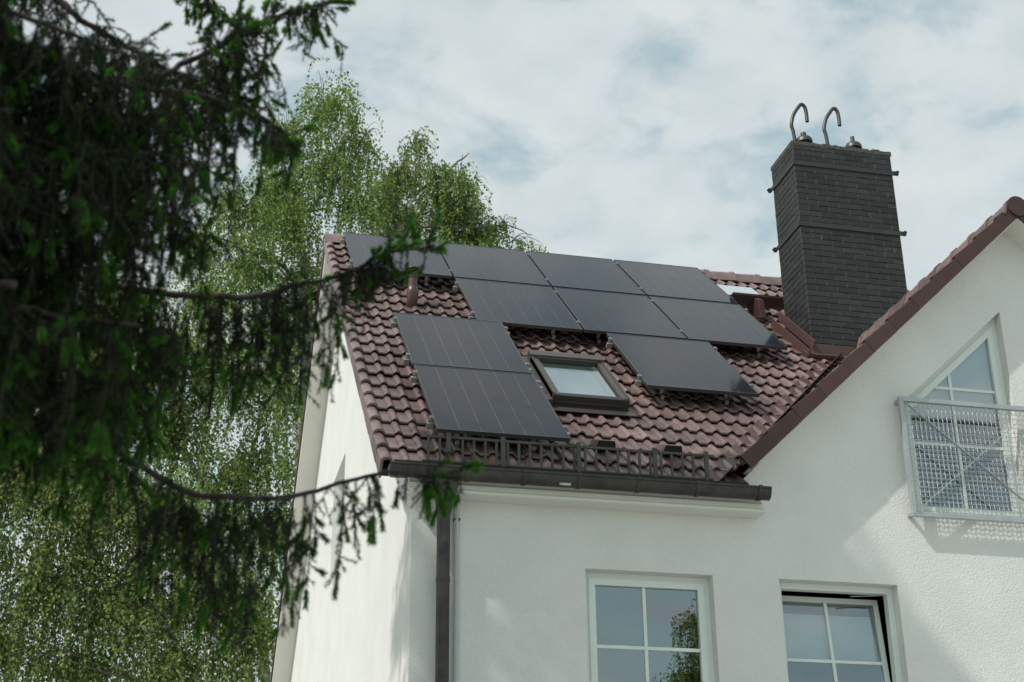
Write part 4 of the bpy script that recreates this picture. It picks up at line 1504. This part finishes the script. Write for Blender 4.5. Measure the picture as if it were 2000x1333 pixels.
limbs = {
    'L1': ([tr(5.9), (-3.055, -11.6, 5.275), (-2.557, -11.7, 5.108), (-2.331, -11.8, 4.9), (-2.216, -11.8, 4.812), (-2.066, -11.8, 4.738), (-1.914, -11.9, 4.6), (-1.788, -11.9, 4.555), (-1.661, -11.9, 4.519)],
           0.022, pw_lin((-2.75, .14), (-2.33, .14), (-2.07, .20), (-1.9, .10), (-1.66, .22)), dict(tip=0.5, new=0.12, gap=0.016)),
    'L2': ([tr(4.9), (-2.859, -12.1, 4.478), (-2.448, -12.1, 4.464), (-2.282, -12.1, 4.419), (-2.118, -12.1, 4.404), (-1.97, -12.1, 4.417), (-1.878, -12.0, 4.55), (-1.763, -12.0, 4.634), (-1.626, -11.9, 4.824), (-1.502, -11.9, 4.91), (-1.374, -11.9, 4.969)],
           0.024, pw_lin((-2.7, .5), (-1.97, .55), (-1.88, .42), (-1.76, .36), (-1.63, .26), (-1.5, .14), (-1.37, .05)), dict(tip=0.6, new=0.30)),
    'L3': ([tr(4.4), (-2.752, -11.7, 4.031), (-2.415, -11.7, 3.952), (-2.155, -11.7, 3.864), (-1.915, -11.7, 3.83), (-1.727, -11.7, 3.829), (-1.553, -11.7, 3.847), (-1.432, -11.7, 3.898), (-1.309, -11.7, 3.941), (-1.202, -11.7, 3.992), (-1.121, -11.7, 4.052), (-1.019, -11.7, 4.09), (-0.941, -11.7, 4.092)],
           0.020, pw_lin((-2.7, .60), (-1.92, .52), (-1.85, .34), (-1.55, .36), (-1.31, .29), (-1.2, .17), (-1.1, .07), (-.94, .03)), dict(tip=0.36, new=0.55, gap=0.013, tipgap=0.021, thin=-1.02)),
    'L4': ([tr(3.8), (-2.621, -11.9, 3.318), (-2.315, -11.9, 3.267), (-2.128, -11.9, 3.222), (-1.954, -11.9, 3.176), (-1.841, -11.8, 3.146), (-1.709, -11.8, 3.09), (-1.565, -11.8, 3.087), (-1.378, -11.7, 3.138), (-1.21, -11.7, 3.199), (-1.073, -11.7, 3.241), (-0.951, -11.7, 3.234), (-0.819, -11.7, 3.277)],
           0.019, pw_lin((-2.6, .16), (-1.97, .16), (-1.84, .34), (-1.72, .44), (-1.5, .46), (-1.40, .36), (-1.30, .26), (-1.15, .22), (-1.10, .06), (-1.0, .12), (-.82, .05)), dict(tip=0.20, new=0.55, gap=0.013, tipgap=0.026, thin=-1.48)),
    'L5': ([(-3.6, -11.9, 6.5), (-2.6, -11.7, 6.1), (-2.079, -11.6, 5.726), (-1.89, -11.6, 5.333), (-1.788, -11.6, 5.133), (-1.735, -11.6, 5.07)],
           0.010, pw_lin((-2.1, .0), (-1.95, .10), (-1.8, .06), (-1.73, .02)), dict(tip=0.4, new=0.35)),
    'L6': ([tr(4.7), (-2.618, -12.4, 4.232), (-2.169, -12.4, 4.205), (-1.943, -12.3, 4.255), (-1.783, -12.2, 4.312), (-1.663, -12.1, 4.341), (-1.559, -12.1, 4.305), (-1.496, -12.1, 4.244)],
           0.018, pw_lin((-2.7, .45), (-1.9, .42), (-1.75, .30), (-1.62, .22), (-1.5, .05)), dict(tip=0.15, new=0.3)),
    'L7': ([tr(4.2), (-2.587, -12.7, 3.8), (-2.337, -12.6, 3.861), (-2.152, -12.6, 3.834), (-1.974, -12.5, 3.899), (-1.828, -12.4, 3.958), (-1.74, -12.4, 3.938)],
           0.016, pw_lin((-2.7, .5), (-1.95, .40), (-1.8, .22), (-1.72, .05)), dict(new=0.2)),
    'L8': ([tr(4.6), (-2.651, -12.7, 4.23), (-2.371, -12.7, 4.204), (-2.209, -12.6, 4.229), (-2.066, -12.5, 4.246), (-1.913, -12.5, 4.231)],
           0.014, pw_lin((-2.7, .35), (-1.9, .30)), dict(new=0.15)),
    'L9': ([tr(3.8), (-2.516, -12.7, 3.314), (-2.272, -12.6, 3.34), (-2.146, -12.5, 3.359), (-2.008, -12.5, 3.349), (-1.87, -12.4, 3.39), (-1.80, -12.4, 3.365)],
           0.016, pw_lin((-2.6, .36), (-1.95, .34), (-1.8, .15)), dict(new=0.35)),
    'L10': ([tr(4.3), (-2.638, -12.3, 3.792), (-2.364, -12.2, 3.844), (-2.182, -12.2, 3.83), (-2.02, -12.1, 3.893), (-1.863, -12.1, 3.92), (-1.781, -12.1, 3.892)],
            0.016, pw_lin((-2.7, .5), (-1.95, .4), (-1.78, .15)), dict(new=0.40)),
    'L11': ([tr(3.7), (-2.545, -12.4, 3.25), (-2.29, -12.3, 3.299), (-2.133, -12.3, 3.281), (-1.964, -12.2, 3.303), (-1.84, -12.2, 3.266)],
            0.014, pw_lin((-2.6, .24), (-1.95, .26), (-1.84, .12)), dict(new=0.60)),
    'L12': ([tr(5.4), (-2.949, -11.2, 4.926), (-2.564, -11.2, 4.863), (-2.309, -11.2, 4.816), (-2.055, -11.2, 4.815), (-1.858, -11.3, 4.791), (-1.75, -11.3, 4.76)],
            0.018, pw_lin((-2.75, .5), (-1.98, .45), (-1.85, .25), (-1.75, .05)), dict(new=0.42)),
    'L13': ([tr(5.0), (-2.914, -11.1, 4.6), (-2.533, -11.1, 4.557), (-2.301, -11.1, 4.528), (-2.083, -11.2, 4.487), (-1.95, -11.2, 4.47)],
            0.016, pw_lin((-2.75, .5), (-2.05, .45), (-1.95, .2)), dict(new=0.42)),
}
for i, (kname, (pts, r0, hf, kw)) in enumerate(limbs.items()):
    spruce_limb(spruce, SB_, pts, r0, hf, seed=100 + i, xmin=-2.78, **kw)
# the rest of its crown, above and beside the part in view
for i in range(124):
    zz = 5.2 + 11.6 * (i / 123.0) ** 1.05
    az = i * 2.39996
    L = 4.2 * ((17.4 - zz) / 12.2) ** 0.8 + 0.15
    c_, s_ = math.cos(az), math.sin(az)
    bx_, by_ = SB_[0], SB_[1]
    if zz < 8.0 and c_ > -0.2:
        continue
    pts = [(bx_, by_, zz), (bx_ + c_ * L * .4, by_ + s_ * L * .4, zz - 0.12 * L), (bx_ + c_ * L * .75, by_ + s_ * L * .75, zz - 0.2 * L), (bx_ + c_ * L, by_ + s_ * L, zz - 0.1 * L)]
    spruce_limb(spruce, SB_, pts, 0.035, pw_lin((0, .1), (0.3, .4), (1, .15)), gap=0.029, yj=0.38, new=0.05, dense=95, seed=300 + i, lw=(0.06, 0.016))

# ------------------------------------------------------------------ birch across the yard, mirrored in the window
src = [o for o in bpy.data.objects if o.name.startswith('birch_tree') and abs(o.location.x + 0.9) < 1e-3][0]
far = src.copy(); col.objects.link(far)
far.location = (15.25, -29.0, 0.0)
far['label'] = 'birch standing across the yard, mirrored in the lower left window'
del far['group']
for ch in list(src.children):
    c = ch.copy(); col.objects.link(c); c.parent = far
